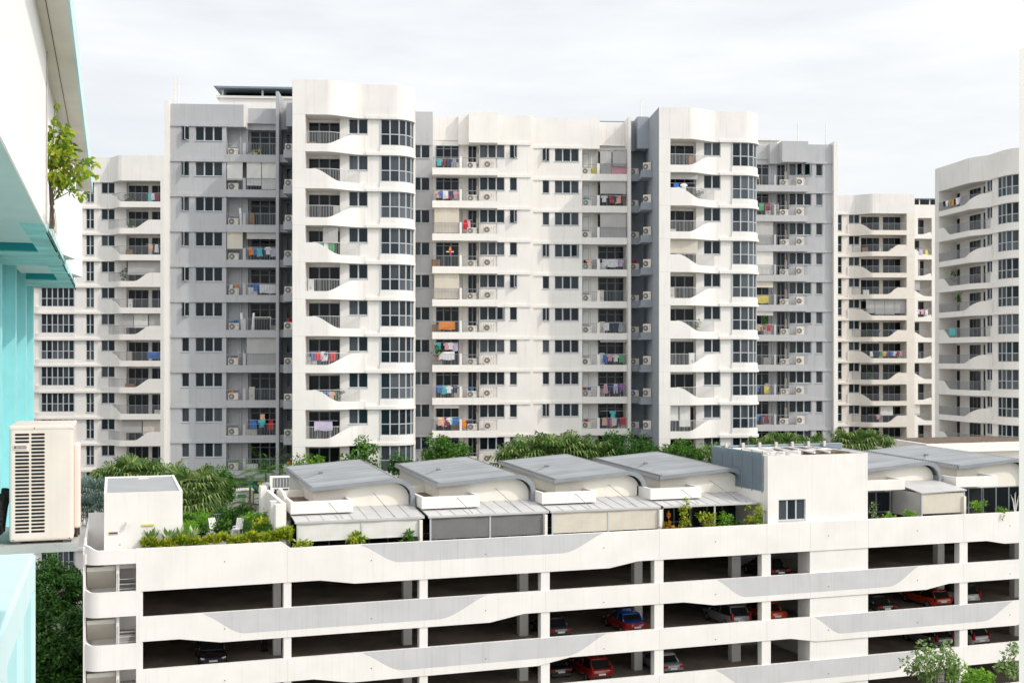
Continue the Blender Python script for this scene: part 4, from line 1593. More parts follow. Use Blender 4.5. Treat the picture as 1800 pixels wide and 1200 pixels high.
# lower pale blue bay
b = MB()
b.box(-2.2, -0.9, 6.0, 15.25, 0, Z - 2.2)
b.build('lower_bay', TEALP, fg)
b = MB()
for y0, y1 in ((7.3, 10.6), (11.0, 12.6), (13.0, 14.7)):
    b.box(-0.905, -0.86, y0 - 0.2, y0, 0, Z - 2.25)
    b.box(-0.905, -0.86, y1, y1 + 0.2, 0, Z - 2.25)
    b.box(-0.905, -0.86, y0, y1, Z - 2.6, Z - 2.25)
b.build('bay_frame', TEALP, fg)
b = MB()
for y0, y1 in ((7.3, 10.6), (11.0, 12.6), (13.0, 14.7)):
    b.box(-0.903, -0.896, y0, y1, 0, Z - 2.6)
b.build('bay_panel', TEALM, fg)
b = MB()
b.box(-2.2, -0.98, 3.0, 8.6, 0, Z - 3.4)
b.build('lower_ledge', CONCL, fg)

# big outdoor unit on its concrete ledge
b = MB()
b.box(-1.1, -0.255, 9.6, 10.75, Z - 1.435, Z - 1.375)
b.build('ac_shelf', CONCL, fg)
big = thing('air_conditioner', 'large cream air conditioner unit with louvred front on the near left ledge', 'air conditioner', FG.w(-0.515, 9.66, Z - 1.37), FG.r)


def rbox(name, w, d, h, m, r=0.02, parent=None, loc=(0, 0, 0)):
    bm = bmesh.new()
    bmesh.ops.create_cube(bm, size=1.0)
    for v in bm.verts:
        v.co = Vector((v.co.x * w, (v.co.y + 0.5) * d, (v.co.z + 0.5) * h))
    bmesh.ops.bevel(bm, geom=bm.edges[:], offset=r, segments=3, affect='EDGES', profile=0.5)
    me = bpy.data.meshes.new(name)
    bm.to_mesh(me)
    bm.free()
    me.materials.append(m)
    return put(name, me, parent, loc)


rbox('casing', 0.455, 0.80, 0.865, ACBIG, 0.022, big, (0, 0, 0.015))
rbox('lid', 0.462, 0.81, 0.035, ACBIG, 0.012, big, (0, -0.004, 0.858))
b = MB()
for c0, c1, skip in ((-0.185, -0.088, (3,)), (-0.072, 0.022, ())):
    for k in range(28):
        if k in skip or (skip and k == 4):
            continue
        z = 0.825 - 0.0272 * k
        n = 6
        pts = []
        for (cx, s) in ((c0 + 0.005, math.pi / 2), (c1 - 0.005, -math.pi / 2)):
            for q in range(n + 1):
                t = s + math.pi * q / n
                pts.append((cx + 0.006 * math.cos(t), z + 0.0078 * math.sin(t)))
        b.prism_y(pts, -0.0015, 0.004)
b.build('louvre_slots', BLACK, big)
b = MB()
for c0, c1 in ((-0.185, -0.088), (-0.072, 0.022)):
    for k in range(28):
        z = 0.825 - 0.0272 * k
        if c0 < -0.1 and k in (3, 4):
            continue
        b.prism_x([(-0.0015, z + 0.0082), (-0.004, z + 0.0095), (-0.0015, z + 0.0102)], c0, c1)
b.build('louvre_lips', ACBIG, big)
b = MB()
b.box(-0.197, -0.1, -0.008, -0.001, 0.715, 0.747)
b.box(-0.191, -0.106, -0.0095, -0.008, 0.721, 0.742, 1)
for k in range(8):
    b.box(-0.178 + 0.0088 * k, -0.1745 + 0.0088 * k, -0.011, -0.0094, 0.724, 0.739)
b.build('name_plate', [ACBIG, ACD], big)
b = MB()
for x, z in ((-0.2, 0.03), (0.2, 0.03), (-0.05, 0.872)):
    b.disc((x, -0.0125 if z > 0.5 else -0.002, z), 0.005, (0, -1, 0), 10)
b.build('screw', ACD, big)
rbox('valve_cover', 0.05, 0.2, 0.66, ACBIG, 0.018, big, (0.248, 0.16, 0.08))
b = MB()
for x in (-0.18, 0.18):
    b.box(x - 0.03, x + 0.03, 0.02, 0.48, -0.005, 0.016)
b.build('foot', ACD, big)
b = MB()
b.box(0.222, 0.262, 0.42, 0.46, -0.02, 0.12)
b.box(0.232, 0.246, 0.30, 0.44, -0.06, 0.16)
b.tube((0.24, 0.3, 0.0), (0.24, 0.5, 0.17), 0.012)
b.build('rusty_bracket', TERRA if False else STAIN, big)
# black hoses bundled beside the unit
cb = MB()
random.seed(2)
for k in range(12):
    x = -0.245 - 0.012 * k
    p = None
    for j in range(7):
        q = (x - 0.012 * j + random.uniform(-.006, .006), 0.12 + 0.05 * math.sin(j + k), 0.36 - 0.055 * j + 0.05 * math.sin(j * 1.3 + k))
        if p:
            cb.tube(p, q, 0.028, n=8)
        p = q
o = cb.build('hose_bundle', BLACK, None, FG.w(-0.515, 9.66, Z - 1.37), FG.r)
tag(o, 'bundle of black hoses hanging left of the large cream air conditioner', 'hose')

# pale post at the right edge
b = MB()
b.faces([(3.385, 7.9, 0), (3.68, 7.9, 0), (4.0, 8.6, 0), (3.72, 8.6, 0), (3.385, 7.9, Z + 2.09), (3.68, 7.9, Z + 2.2), (4.0, 8.6, Z + 2.2), (3.72, 8.6, Z + 2.09)],
        [(0, 1, 5, 4), (1, 2, 6, 5), (2, 3, 7, 6), (3, 0, 4, 7), (4, 5, 6, 7)])
o = b.build('wall_end', FGGREY)
tag(o, 'narrow pale wall end close by along the right edge', 'wall')
# ------------------------------------------------------------------ outdoor air conditioner units on the ledges
def ac_proto(w, h, d):
    r = thing('air_conditioner', '', 'air conditioner')
    rbox('casing', w, d, h, ACW, 0.02, r)
    b = MB()
    cx, cz = -w * 0.16, h * 0.5
    rad = min(h * 0.43, w * 0.33)
    b.disc((cx, -0.006, cz), rad, (0, -1, 0), 18)
    b.build('fan_opening', ACD, r)
    b = MB()
    for q in (0.35, 0.68, 1.0):
        b.disc((cx, -0.014, cz), rad * q, (0, -1, 0), 18, r0=rad * q - 0.011)
    for k in range(4):
        a = math.pi * k / 4
        b.bar((cx - rad * math.cos(a), -0.011, cz - rad * math.sin(a)), (cx + rad * math.cos(a), -0.011, cz + rad * math.sin(a)), 0.009, 0.006)
    b.faces([(cx - rad * .35, -0.016, cz + rad * .32), (cx + rad * .38, -0.016, cz), (cx - rad * .35, -0.016, cz - rad * .32)], [(0, 1, 2)])
    b.build('fan_guard', ACW, r)
    b = MB()
    b.disc((w * 0.36, -0.006, h * 0.7), 0.03, (0, -1, 0), 10)
    b.build('badge', TAIL, r)
    return r


AC_S = ac_proto(0.88, 0.60, 0.34)
AC_L = ac_proto(0.84, 0.82, 0.36)
acn = []


def place_ac(proto, F, x, y, z, rz, label, group):
    o = proto if not proto.get('label') else copy_tree(proto)
    o.location = F.w(x, y, z)
    o.rotation_euler = (0, 0, F.r + rz)
    o['label'] = label
    o['group'] = group


AG = 'air conditioner units on the balcony ledges'
random.seed(8)
for k, h in enumerate(HA):
    z = h - 2.40
    j = lambda: random.uniform(-0.04, 0.04)
    if k < 11:
        place_ac(AC_S, FA, -5.78 + j(), 5.95, z, 0, 'small white air conditioner, %s from the top in the alcoves of the left grey wing' % ORD[k], AG)
        place_ac(AC_S, FA, -0.62 + j(), 3.45, z, 0, 'white air conditioner, %s from the top in the dark recess left of nearer tower' % ORD[k], AG)
        place_ac(AC_S, FA, 15.25 + j(), 11.75, z, 0, 'low air conditioner, %s from the top beside the central white balconies' % ORD[k], AG)
        place_ac(AC_L, FA, 16.8 + j(), 11.75, z, 0, 'tall air conditioner, %s from the top beneath the central white triple windows' % ORD[k], AG)
    h2 = HB[k]
    z = h2 - 2.40
    if k < 10:
        place_ac(AC_S, FB, -5.85 + j(), 5.95, z, 0, 'small white air conditioner, %s from the top left of the central white fin' % ORD[k], AG)
        place_ac(AC_S, FB, -1.25 + j(), 5.95, z, 0, 'air conditioner behind, %s from the top in the grey recess left of farther tower' % ORD[k], AG)
        place_ac(AC_L, FB, -0.45, 3.6 + j(), z, R(-38), 'turned air conditioner, %s from the top on the ledge by the farther tower' % ORD[k], AG)
        place_ac(AC_S, FB, 15.3 + j(), 11.75, z, 0, 'low air conditioner, %s from the top in the right grey wing' % ORD[k], AG)
        place_ac(AC_L, FB, 16.95 + j(), 11.75, z, 0, 'tall air conditioner, %s from the top in the right grey wing' % ORD[k], AG)

# ------------------------------------------------------------------ laundry and other things on the balconies
GM = {}


def garment_mesh(kind, colour, seed):
    key = (kind, colour)
    if key in GM:
        return GM[key]
    rnd = random.Random(seed)
    if kind == 'shirt':
        out = [(-.12, 0), (.12, 0), (.34, -.12), (.30, -.30), (.19, -.22), (.20, -.66), (-.20, -.66), (-.19, -.22), (-.30, -.30), (-.34, -.12)]
    elif kind == 'trousers':
        out = [(-.18, 0), (.18, 0), (.22, -.88), (.06, -.88), (0, -.38), (-.06, -.88), (-.22, -.88)]
    elif kind == 'towel':
        out = [(-.26, 0), (.26, 0), (.27, -.72), (-.25, -.78)]
    elif kind == 'sheet':
        out = [(-.75, 0), (.75, 0), (.77, -.72), (.2, -.80), (-.4, -.72), (-.74, -.78)]
    else:
        out = [(-.15, 0), (.15, 0), (.28, -.85), (0, -.92), (-.28, -.85)]
    b = MB()
    n = len(out)
    vs = [(x, -0.012 + 0.03 * math.sin(5 * x + 6 * z + rnd.random()), z) for x, z in out]
    vs += [(x, 0.012 + 0.03 * math.sin(5 * x + 6 * z + 1), z) for x, z in out]
    b.faces(vs, [tuple(range(n)), tuple(range(2 * n - 1, n - 1, -1))] + [(i, n + i, n + (i + 1) % n, (i + 1) % n) for i in range(n)])
    GM[key] = b.mesh(kind if kind != 'dress' else 'dress', CLOTH[colour])
    return GM[key]


BAYS = {
    # name: (frame, heads, x0, x1, y, phrase)
    'Aw': (FA, HA, -4.4, -2.2, 5.95, 'balcony from the top of the left grey wing'),
    'At': (FA, HA, 1.5, 3.4, 0.55, 'balcony from the top of the nearer wavy tower'),
    'Ar': (FA, HA, 11.95, 13.9, 11.85, 'balcony from the top in the left central bay'),
    'Al': (FA, HA, 14.5, 15.0, 11.9, 'balcony side from the top in the left central bay'),
    'Bw': (FB, HB, -4.35, -2.25, 5.95, 'balcony from the top in the right central bay'),
    'Ba': (FB, HB, -6.1, -5.0, 6.3, 'alcove from the top in the right central bay'),
    'Bt': (FB, HB, 1.4, 3.4, 0.55, 'balcony from the top of the farther wavy tower'),
    'Br': (FB, HB, 11.9, 13.9, 11.85, 'balcony from the top of the right grey wing'),
    'Cl': (CLF, [48.9 - FL * k for k in range(12)], -2.3, -1.0, 0.35, 'balcony from the top of the far left block'),
    'Cr': (CRF, [49.3 - FL * k for k in range(12)], -6.4, -1.6, 0.35, 'balcony from the top of the cream block'),
    'Cb': (CRF, [49.3 - FL * k for k in range(12)], 0.9, 4.2, 5.02, 'balcony from the top in the set-back bay'),
    'Dd': (DF, [48.6 - FL * k for k in range(12)], 2.2, 6.2, -0.06, 'balcony from the top of the block at right edge'),
}
SEEN = {}


def uniq(lab):
    SEEN[lab] = SEEN.get(lab, 0) + 1
    return SEEN[lab] == 1


def hang(bay, k, items, dz=-1.30):
    F, hh, x0, x1, y, phrase = BAYS[bay]
    n = len(items)
    lab = 'clothes pole on the %s %s' % (ORD[k], phrase)
    if uniq(lab):
        p = MB()
        p.tube((x0 - 0.25, y, 0.01), (x1 + 0.25, y, 0.03), 0.016)
        tag(p.build('clothes_pole', RAILW, None, F.w(0, 0, hh[k] + dz), F.r), lab, 'clothes pole', 'clothes poles on the balconies')
    for i, it in enumerate(items):
        colour, kind = it
        lab = '%s %s drying on the %s %s' % (colour, kind, ORD[k], phrase)
        if not uniq(lab):
            continue
        me = garment_mesh(kind, colour, i)
        x = x0 + (x1 - x0) * (i + 0.5) / n + random.uniform(-0.06, 0.06)
        o = put(kind, me, None, F.w(x, y + random.uniform(-0.08, 0.08), hh[k] + dz + random.uniform(-0.04, 0.04)), F.r + random.uniform(-0.25, 0.25))
        tag(o, lab, 'laundry', 'laundry drying on the balconies')


S, T_, W, SH, DR = 'shirt', 'trousers', 'towel', 'sheet', 'dress'
random.seed(21)
hang('Aw', 3, [('orange', S), ('blue', S), ('turquoise', W), ('navy', T_), ('white', S), ('lilac', W)])
hang('Aw', 4, [('blue', S), ('white', SH)], -1.45)
hang('Aw', 8, [('blue', W), ('turquoise', S), ('red', DR)], -1.1)
hang('Aw', 8, [('peach', T_)], -0.6)
hang('Aw', 10, [('turquoise', S), ('blue', S), ('navy', T_), ('yellow', S), ('white', W), ('red', S), ('white', T_)], -0.35)
hang('At', 3, [('turquoise', W), ('green', S), ('white', T_), ('green', W)], -1.4)
hang('At', 6, [('blue', W), ('red', S), ('pink', S), ('white', W), ('navy', S), ('red', W)], -1.3)
hang('At', 7, [('red', W), ('yellow', S), ('blue', S), ('peach', S)], -1.6)
hang('At', 8, [('lilac', SH)], -0.95)
hang('Ar', 0, [('turquoise', S), ('maroon', S), ('navy', T_), ('grey', T_)], -1.5)
hang('Ar', 1, [('peach', S), ('blue', S), ('white', W), ('red', S), ('navy', S), ('pink', S)], -1.45)
hang('Ar', 5, [('orange', SH)], -1.45)
hang('Ar', 6, [('turquoise', S), ('black', T_), ('pink', S), ('white', S), ('lilac', W)], -0.35)
hang('Ar', 6, [('white', SH)], -1.2)
hang('Ar', 7, [('blue', S), ('turquoise', W), ('white', S), ('navy', S)], -1.3)
hang('Ar', 8, [('grey', S), ('peach', W), ('pink', T_), ('maroon', W), ('white', S), ('turquoise', W), ('blue', W)], -1.2)
hang('Al', 8, [('orange', W), ('black', S), ('navy', T_)], -1.4)
hang('Al', 2, [('red', DR), ('pink', W)], -1.1)
hang('Bw', 0, [('lilac', W), ('pink', SH)], -1.65)
hang('Bw', 1, [('white', S), ('black', T_), ('red', S), ('navy', S), ('peach', W), ('maroon', S)], -1.35)
hang('Bw', 3, [('blue', S), ('white', SH), ('pink', W), ('lilac', S)], -1.4)
hang('Bw', 5, [('white', W), ('navy', S), ('grey', DR)], -1.4)
hang('Bw', 6, [('blue', T_), ('pink', S), ('white', S), ('green', W)], -1.4)
hang('Bw', 7, [('pink', DR), ('navy', S), ('lilac', T_), ('purple', S)], -1.2)
hang('Bw', 8, [('turquoise', S)], -0.75)
hang('Bw', 8, [('peach', W), ('purple', DR), ('orange', DR), ('white', W), ('navy', T_), ('red', W)], -1.4)
hang('Ba', 0, [('turquoise', W), ('green', S), ('yellow', W)], -1.7)
hang('Ba', 3, [('black', T_), ('peach', S), ('grey', W)], -1.4)
hang('Bt', 1, [('blue', W), ('white', S), ('black', S)], -0.95)
hang('Br', 1, [('red', S), ('green', W), ('maroon', W)], -1.2)
hang('Br', 4, [('yellow', SH)], -1.45)
hang('Br', 5, [('orange', W), ('peach', S), ('white', S), ('red', S)], -1.35)
hang('Br', 7, [('blue', S), ('yellow', W)], -1.5)
hang('Br', 8, [('blue', S), ('maroon', DR)], -1.4)
hang('Cl', 0, [('turquoise', T_), ('white', W), ('maroon', W)], -1.4)
hang('Cl', 2, [('peach', W), ('white', DR)], -1.2)
hang('Cl', 6, [('blue', SH)], -1.4)
hang('Cl', 7, [('turquoise', W)], -1.6)
hang('Cr', 6, [('white', W), ('black', S), ('navy', S), ('green', S), ('yellow', S), ('purple', S), ('blue', S), ('white', S), ('maroon', S), ('pink', S)], -1.4)
hang('Cr', 5, [('navy', S), ('blue', S)], -1.4)
hang('Cr', 9, [('pink', S), ('navy', T_)], -1.3)
hang('Cb', 1, [('peach', W), ('white', W), ('lilac', W), ('yellow', DR)], -1.6)
hang('Cb', 4, [('purple', S), ('white', S), ('lilac', S), ('pink', S), ('white', T_)], -1.3)
hang('Dd', 0, [('black', S), ('white', S), ('grey', S), ('orange', W), ('black', W), ('white', W), ('lilac', S)], -1.4)
hang('Dd', 5, [('turquoise', SH)], -1.35)

# drying racks
rk = MB()
for x in (-0.55, 0.55):
    rk.tube((x, -0.25, 0), (x, 0.2, 1.0), 0.015)
    rk.tube((x, 0.25, 0), (x, -0.2, 1.0), 0.015)
for y in (-0.2, -0.07, 0.07, 0.2):
    rk.tube((-0.55, y, 1.0), (0.55, y, 1.0), 0.012)
rkm = rk.mesh('drying_rack', ACW)
for bay, k, x in (('At', 6, 2.4), ('At', 8, 2.5), ('Ar', 7, 12.9), ('Cb', 6, 2.4), ('Bw', 7, -3.1), ('Br', 0, 12.2)):
    F, hh, x0, x1, y, ph = BAYS[bay]
    o = put('drying_rack', rkm, None, F.w(x, y + 0.25, hh[k] - 2.75 + (0.2 if bay[0] == 'A' else 0.1)), F.r)
    tag(o, 'white metal drying rack on the %s %s' % (ORD[k], ph), 'drying rack', 'drying racks on the balconies')

# buckets, boxes and pots resting on the units and floors
bk = {}


def bucket(colour, F, x, y, z, label):
    if colour not in bk:
        b = MB()
        b.tube((0, 0, 0), (0, 0, 0.26), 0.14, 0.19, n=12)
        b.tube((0, 0, 0.26), (0, 0, 0.28), 0.205, 0.205, n=12)
        bk[colour] = b.mesh('bucket', CLOTH[colour])
    o = put('bucket', bk[colour], None, F.w(x, y, z), F.r)
    tag(o, label, 'bucket', 'buckets kept on the balconies')


for c, k, F, hh, x, y, ph in [
    ('orange', 4, FA, HA, -5.55, 6.1, 'unit of the left grey wing'), ('white', 4, FA, HA, -6.0, 6.1, 'unit of the left grey wing'), ('blue', 5, FA, HA, -5.6, 6.1, 'unit of the left grey wing'),
    ('orange', 7, FA, HA, -5.9, 6.1, 'unit of the left grey wing'), ('blue', 10, FA, HA, -5.7, 6.1, 'unit of the left grey wing'), ('red', 10, FA, HA, -6.0, 6.1, 'unit of the left grey wing'),
    ('red', 5, FA, HA, -0.7, 3.6, 'unit in the nearer tower recess'), ('orange', 9, FA, HA, -0.7, 3.6, 'unit in the nearer tower recess'),
    ('red', 7, FB, HB, -6.05, 6.1, 'unit left of the central white fin'), ('blue', 7, FB, HB, -5.6, 6.1, 'unit left of the central white fin'),
    ('red', 8, FB, HB, -5.9, 6.1, 'unit left of the central white fin'), ('turquoise', 1, FB, HB, -5.9, 6.1, 'unit left of the central white fin'),
    ('red', 3, FB, HB, -1.2, 6.1, 'unit in the farther tower recess'), ('blue', 7, FB, HB, -1.3, 6.1, 'unit in the farther tower recess'),
    ('blue', 7, FA, HA, 15.2, 11.9, 'low unit of the left central bay')]:
    bucket(c, F, x, y, hh[k] - 2.40 + 0.60, '%s bucket on the %s %s from the top' % (c, ORD[k], ph))
for c, k, F, hh, x, y, ph in [('blue', 8, FB, HB, 14.7, 11.8, 'balcony floor of the right grey wing'), ('blue', 9, FA, HA, -3.0, 5.95, 'balcony floor of the left grey wing')]:
    bucket(c, F, x, y, hh[k] - 2.78, '%s bucket on the %s %s' % (c, ORD[k], ph))

# cabinets and boxes
cabs = {}


def cabinet(F, x, y, z, w, d, h, m, label):
    key = (w, d, h, m.name)
    if key not in cabs:
        b = MB()
        b.box(-w / 2, w / 2, 0, d, 0.04, h)
        b.box(-w / 2 - 0.015, w / 2 + 0.015, -0.015, d + 0.01, h, h + 0.03)
        b.box(-w / 2 + 0.02, -0.006, -0.012, -0.001, 0.08, h - 0.04)
        b.box(0.006, w / 2 - 0.02, -0.012, -0.001, 0.08, h - 0.04)
        for sx in (-0.04, 0.04):
            b.box(sx - 0.008, sx + 0.008, -0.03, -0.012, h * 0.45, h * 0.6, 1)
        cabs[key] = b.mesh('cabinet', [m, ACD])
    tag(put('cabinet', cabs[key], None, F.w(x, y, z), F.r), label, 'cabinet', 'cabinets and boxes on the balconies')


rc = random.Random(44)
WOODM = mat('wood_veneer', (0.30, 0.17, 0.09), var=0.15, scale=5)
for bay, ks, xs in (('Aw', (0, 2, 4, 5, 7, 8, 9), (-4.3, -2.4)), ('Ar', (0, 1, 3, 5, 6, 7, 8, 9), (11.95, 13.8)), ('Bw', (3, 4, 5, 6, 7, 8, 9), (-4.3, -2.3)),
                    ('Br', (0, 1, 5, 6, 7, 8), (12.2, 13.8)), ('At', (0, 2, 4, 6, 7), (1.4, 3.4)), ('Bt', (0, 2, 4, 6, 7), (1.4, 3.4)),
                    ('Cl', (0, 1, 2, 4, 6, 7, 8), (-4.6, -1.2)), ('Cr', (1, 3, 5, 6, 7, 8), (-6.6, -1.6))):
    F, hh, x0, x1, y, phrase = BAYS[bay]
    for k in ks:
        cname, m = rc.choice([('white', FGWHITE), ('brown', WOODM), ('beige', ACW), ('grey', BLINDG)])
        w, d, h = rc.choice([(0.8, 0.4, 1.1), (0.5, 0.4, 1.5), (1.0, 0.5, 0.8)])
        yb = y + (0.9 if bay[0] != 'C' else 1.0)
        cabinet(F, rc.choice(xs) + rc.uniform(-0.1, 0.1), yb, hh[k] - 2.80 + (0.0 if bay[1] not in 'tlr' or bay == 'Ar' or bay == 'Br' else -0.03), w, d, h, m,
                '%s storage cabinet on the %s %s' % (cname, ORD[k], phrase))

# step ladders
ld = MB()
for x in (-0.22, 0.22):
    ld.tube((x * 1.15, -0.1, 0), (x, 0.12, 1.7), 0.025)
    ld.tube((x * 1.15, 0.5, 0), (x, 0.14, 1.6), 0.02)
for q in range(5):
    z = 0.25 + 0.3 * q
    ld.box(-0.24, 0.24, -0.12 + 0.13 * z, 0.0 + 0.13 * z, z, z + 0.03)
ldm = ld.mesh('step_ladder', ACW)
for F, hh, k, x, y, lab in [(FA, HA, 6, -5.15, 6.1, 'white step ladder in the seventh alcove from the top of the left grey wing'),
                            (FA, HA, 7, 14.6, 12.2, 'white step ladder on the eighth balcony from the top, left central bay'),
                            (FB, HB, 1, 14.5, 12.0, 'white step ladder on the second balcony from the top, right grey wing')]:
    tag(put('step_ladder', ldm, None, F.w(x, y, hh[k] - 2.79), F.r), lab, 'ladder', 'step ladders on the balconies')
# leaning boards
bd = MB()
bd.prism_x([(0, 0), (0.04, 0), (0.35, 1.9), (0.31, 1.9)], -0.1, 0.1)
bdm = bd.mesh('board', FGWHITE)
for F, hh, k, x, y, a, lab in [(FA, HA, 5, -5.0, 6.0, 0.5, 'white board leaning in the sixth alcove from the top of the left grey wing'),
                               (FA, HA, 5, -4.2, 6.0, -0.4, 'long white board leaning on the sixth balcony from the top, left grey wing'),
                               (FA, HA, 2, -5.1, 6.0, 0.5, 'white plank leaning in the third alcove from the top of the left grey wing')]:
    tag(put('board', bdm, None, F.w(x, y, hh[k] - 2.79), F.r + a), lab, 'board', 'boards leaning on the balconies')
b = MB()
b.box(-0.75, 0.75, 0, 0.06, 0, 1.55)
b.box(-0.68, 0.68, -0.01, -0.001, 0.08, 1.47, 1)
o = b.build('framed_panel', [ACW, BLACK], None, FA.w(-3.3, 6.1, HA[5] - 2.79), FA.r)
tag(o, 'large dark panel in pale frame standing on the sixth balcony, left grey wing', 'panel')
# striped sheet over the lowest visible balcony
b = MB()
vs = []
for i in range(25):
    x = -3.95 + 1.9 * i / 24
    vs += [(x, 5.52 + 0.02 * math.sin(i), -1.38), (x, 5.50 + 0.03 * math.sin(i * 1.3), -2.3 + 0.25 * i / 24)]
b.faces(vs, [(2 * i, 2 * i + 1, 2 * i + 3, 2 * i + 2) for i in range(24)])
o = b.build('sheet', BLINDL, None, FA.w(0, 0, HA[10]), FA.r)
tag(o, 'pale striped sheet hung over the lowest visible rail of the left grey wing', 'laundry', 'laundry drying on the balconies')
# bicycle on the top balcony of the left grey wing
bc = thing('bicycle', 'bicycle parked on the top balcony of the left grey wing', 'bicycle', FA.w(-3.9, 6.0, HA[0] - 2.79), FA.r)
for x in (-0.5, 0.5):
    b = MB()
    for q in range(20):
        a0, a1 = 2 * math.pi * q / 20, 2 * math.pi * (q + 1) / 20
        b.tube((x + .32 * math.cos(a0), 0, .34 + .32 * math.sin(a0)), (x + .32 * math.cos(a1), 0, .34 + .32 * math.sin(a1)), 0.02, n=5)
    for q in range(6):
        a0 = math.pi * q / 6
        b.tube((x + .3 * math.cos(a0), 0, .34 + .3 * math.sin(a0)), (x - .3 * math.cos(a0), 0, .34 - .3 * math.sin(a0)), 0.004, n=4)
    b.build('wheel', RUBBER, bc)
b = MB()
for p, q in (((-0.5, .34), (-0.15, .9)), ((-0.5, .34), (0, .34)), ((0, .34), (-0.15, .9)), ((0, .34), (0.38, .85)), ((-0.12, .82), (0.38, .85)), ((0.5, .34), (0.36, 1.0))):
    b.tube((p[0], 0, p[1]), (q[0], 0, q[1]), 0.022)
b.tube((0.36, -0.28, 1.0), (0.36, 0.28, 1.0), 0.018)
b.build('frame', CLOTH['yellow'], bc)
b = MB()
b.box(-0.3, -0.05, -0.07, 0.07, 0.9, 0.95)
b.build('saddle', BLACK, bc)
# white chairs on the second balcony of the cream block
for x, lab in ((-5.2, 'left white lounge chair on the second balcony of the distant cream block'), (-3.6, 'right white lounge chair on the second balcony of the distant cream block')):
    c = thing('lounge_chair', lab, 'chair', CRF.w(x, 0.75, 49.3 - FL - 2.85), CRF.r, 'white lounge chairs')
    b = MB()
    b.box(-0.3, 0.3, -0.3, 0.3, 0.38, 0.45)
    b.build('seat', FGWHITE, c)
    b = MB()
    b.prism_y([(0.25, 0.4), (0.32, 0.4), (0.5, 1.0), (0.43, 1.0)], -0.3, 0.3)
    b.build('backrest', FGWHITE, c)
    for sx in (-0.27, 0.27):
        for sy in (-0.27, 0.27):
            b = MB()
            b.tube((sx, sy, 0), (sx, sy, 0.4), 0.025)
            b.build('leg', FGWHITE, c)
# the hanging figure-like festive decoration on the fourth balcony, left central bay
b = MB()
b.tube((0, 0, 0), (0, 0, 0.5), 0.05, 0.1, n=8)
b.tube((-0.35, 0, 0.35), (0.35, 0, 0.35), 0.05, n=6, m=1)
b.tube((0, 0, 0.5), (0, 0, 0.85), 0.14, 0.02, n=8, m=2)
o = b.build('ornament', [CLOTH['red'], CLOTH['white'], CLOTH['orange']], None, FA.w(13.2, 11.5, HA[3] - 1.4), FA.r)
tag(o, 'red and white ornament on the rail of fourth balcony, left central bay', 'ornament')
# red lantern under the awning of the open roof house
b = MB()
for q, (z, r0_, r1_) in enumerate(((0, .05, .05), (0.12, .13, .16), (0.3, .16, .13), (0.45, .05, .05))):
    b.tube((0, 0, z), (0, 0, z + 0.14), r0_, r1_, n=10)
o = b.build('lantern', CLOTH['orange'], None, CP.w(36.6, 2.2, 16.75), CP.r)
tag(o, 'red orange lantern hanging under the awning of the open roof house', 'lantern')
# ------------------------------------------------------------------ cars on the parking decks
def paint(name, c):
    m = mat(name, c, rough=0.25, var=0.02, spec=0.6)
    m.node_tree.nodes['Principled BSDF'].inputs['Coat Weight'].default_value = 0.6
    m.node_tree.nodes['Principled BSDF'].inputs['Coat Roughness'].default_value = 0.05
    return m


P_RED = paint('red_car_paint', (0.30, 0.012, 0.010))
P_BLUE = paint('blue_car_paint', (0.012, 0.09, 0.42))
P_BLACK = paint('black_car_paint', (0.010, 0.010, 0.012))
P_DARK = paint('charcoal_car_paint', (0.035, 0.035, 0.04))
P_SILVER = paint('silver_car_paint', (0.22, 0.225, 0.23))
P_GREY = paint('grey_car_paint', (0.16, 0.16, 0.165))
P_ORANGE = paint('orange_car_paint', (0.50, 0.05, 0.010))
P_WHITE = paint('white_car_paint', (0.42, 0.42, 0.42))


def loft(b, secs, m=0, caps=True):
    """secs: list of rings (equal counts)."""
    n = len(secs[0])
    vs = [p for s in secs for p in s]
    fs = []
    for i in range(len(secs) - 1):
        for k in range(n):
            a, c = i * n + k, i * n + (k + 1) % n
            fs.append((a, c, c + n, a + n))
    if caps:
        fs.append(tuple(range(n - 1, -1, -1)))
        e = (len(secs) - 1) * n
        fs.append(tuple(range(e, e + n)))
    b.faces(vs, fs, m)


def ring(y, hw, z0, z1, tuck=0.06):
    return [(-hw + tuck, y, z0), (hw - tuck, y, z0), (hw, y, z0 + 0.12), (hw, y, (z0 + z1) / 2), (hw - 0.04, y, z1 - 0.06), (hw - 0.12, y, z1),
            (-hw + 0.12, y, z1), (-hw + 0.04, y, z1 - 0.06), (-hw, y, (z0 + z1) / 2), (-hw, y, z0 + 0.12)]


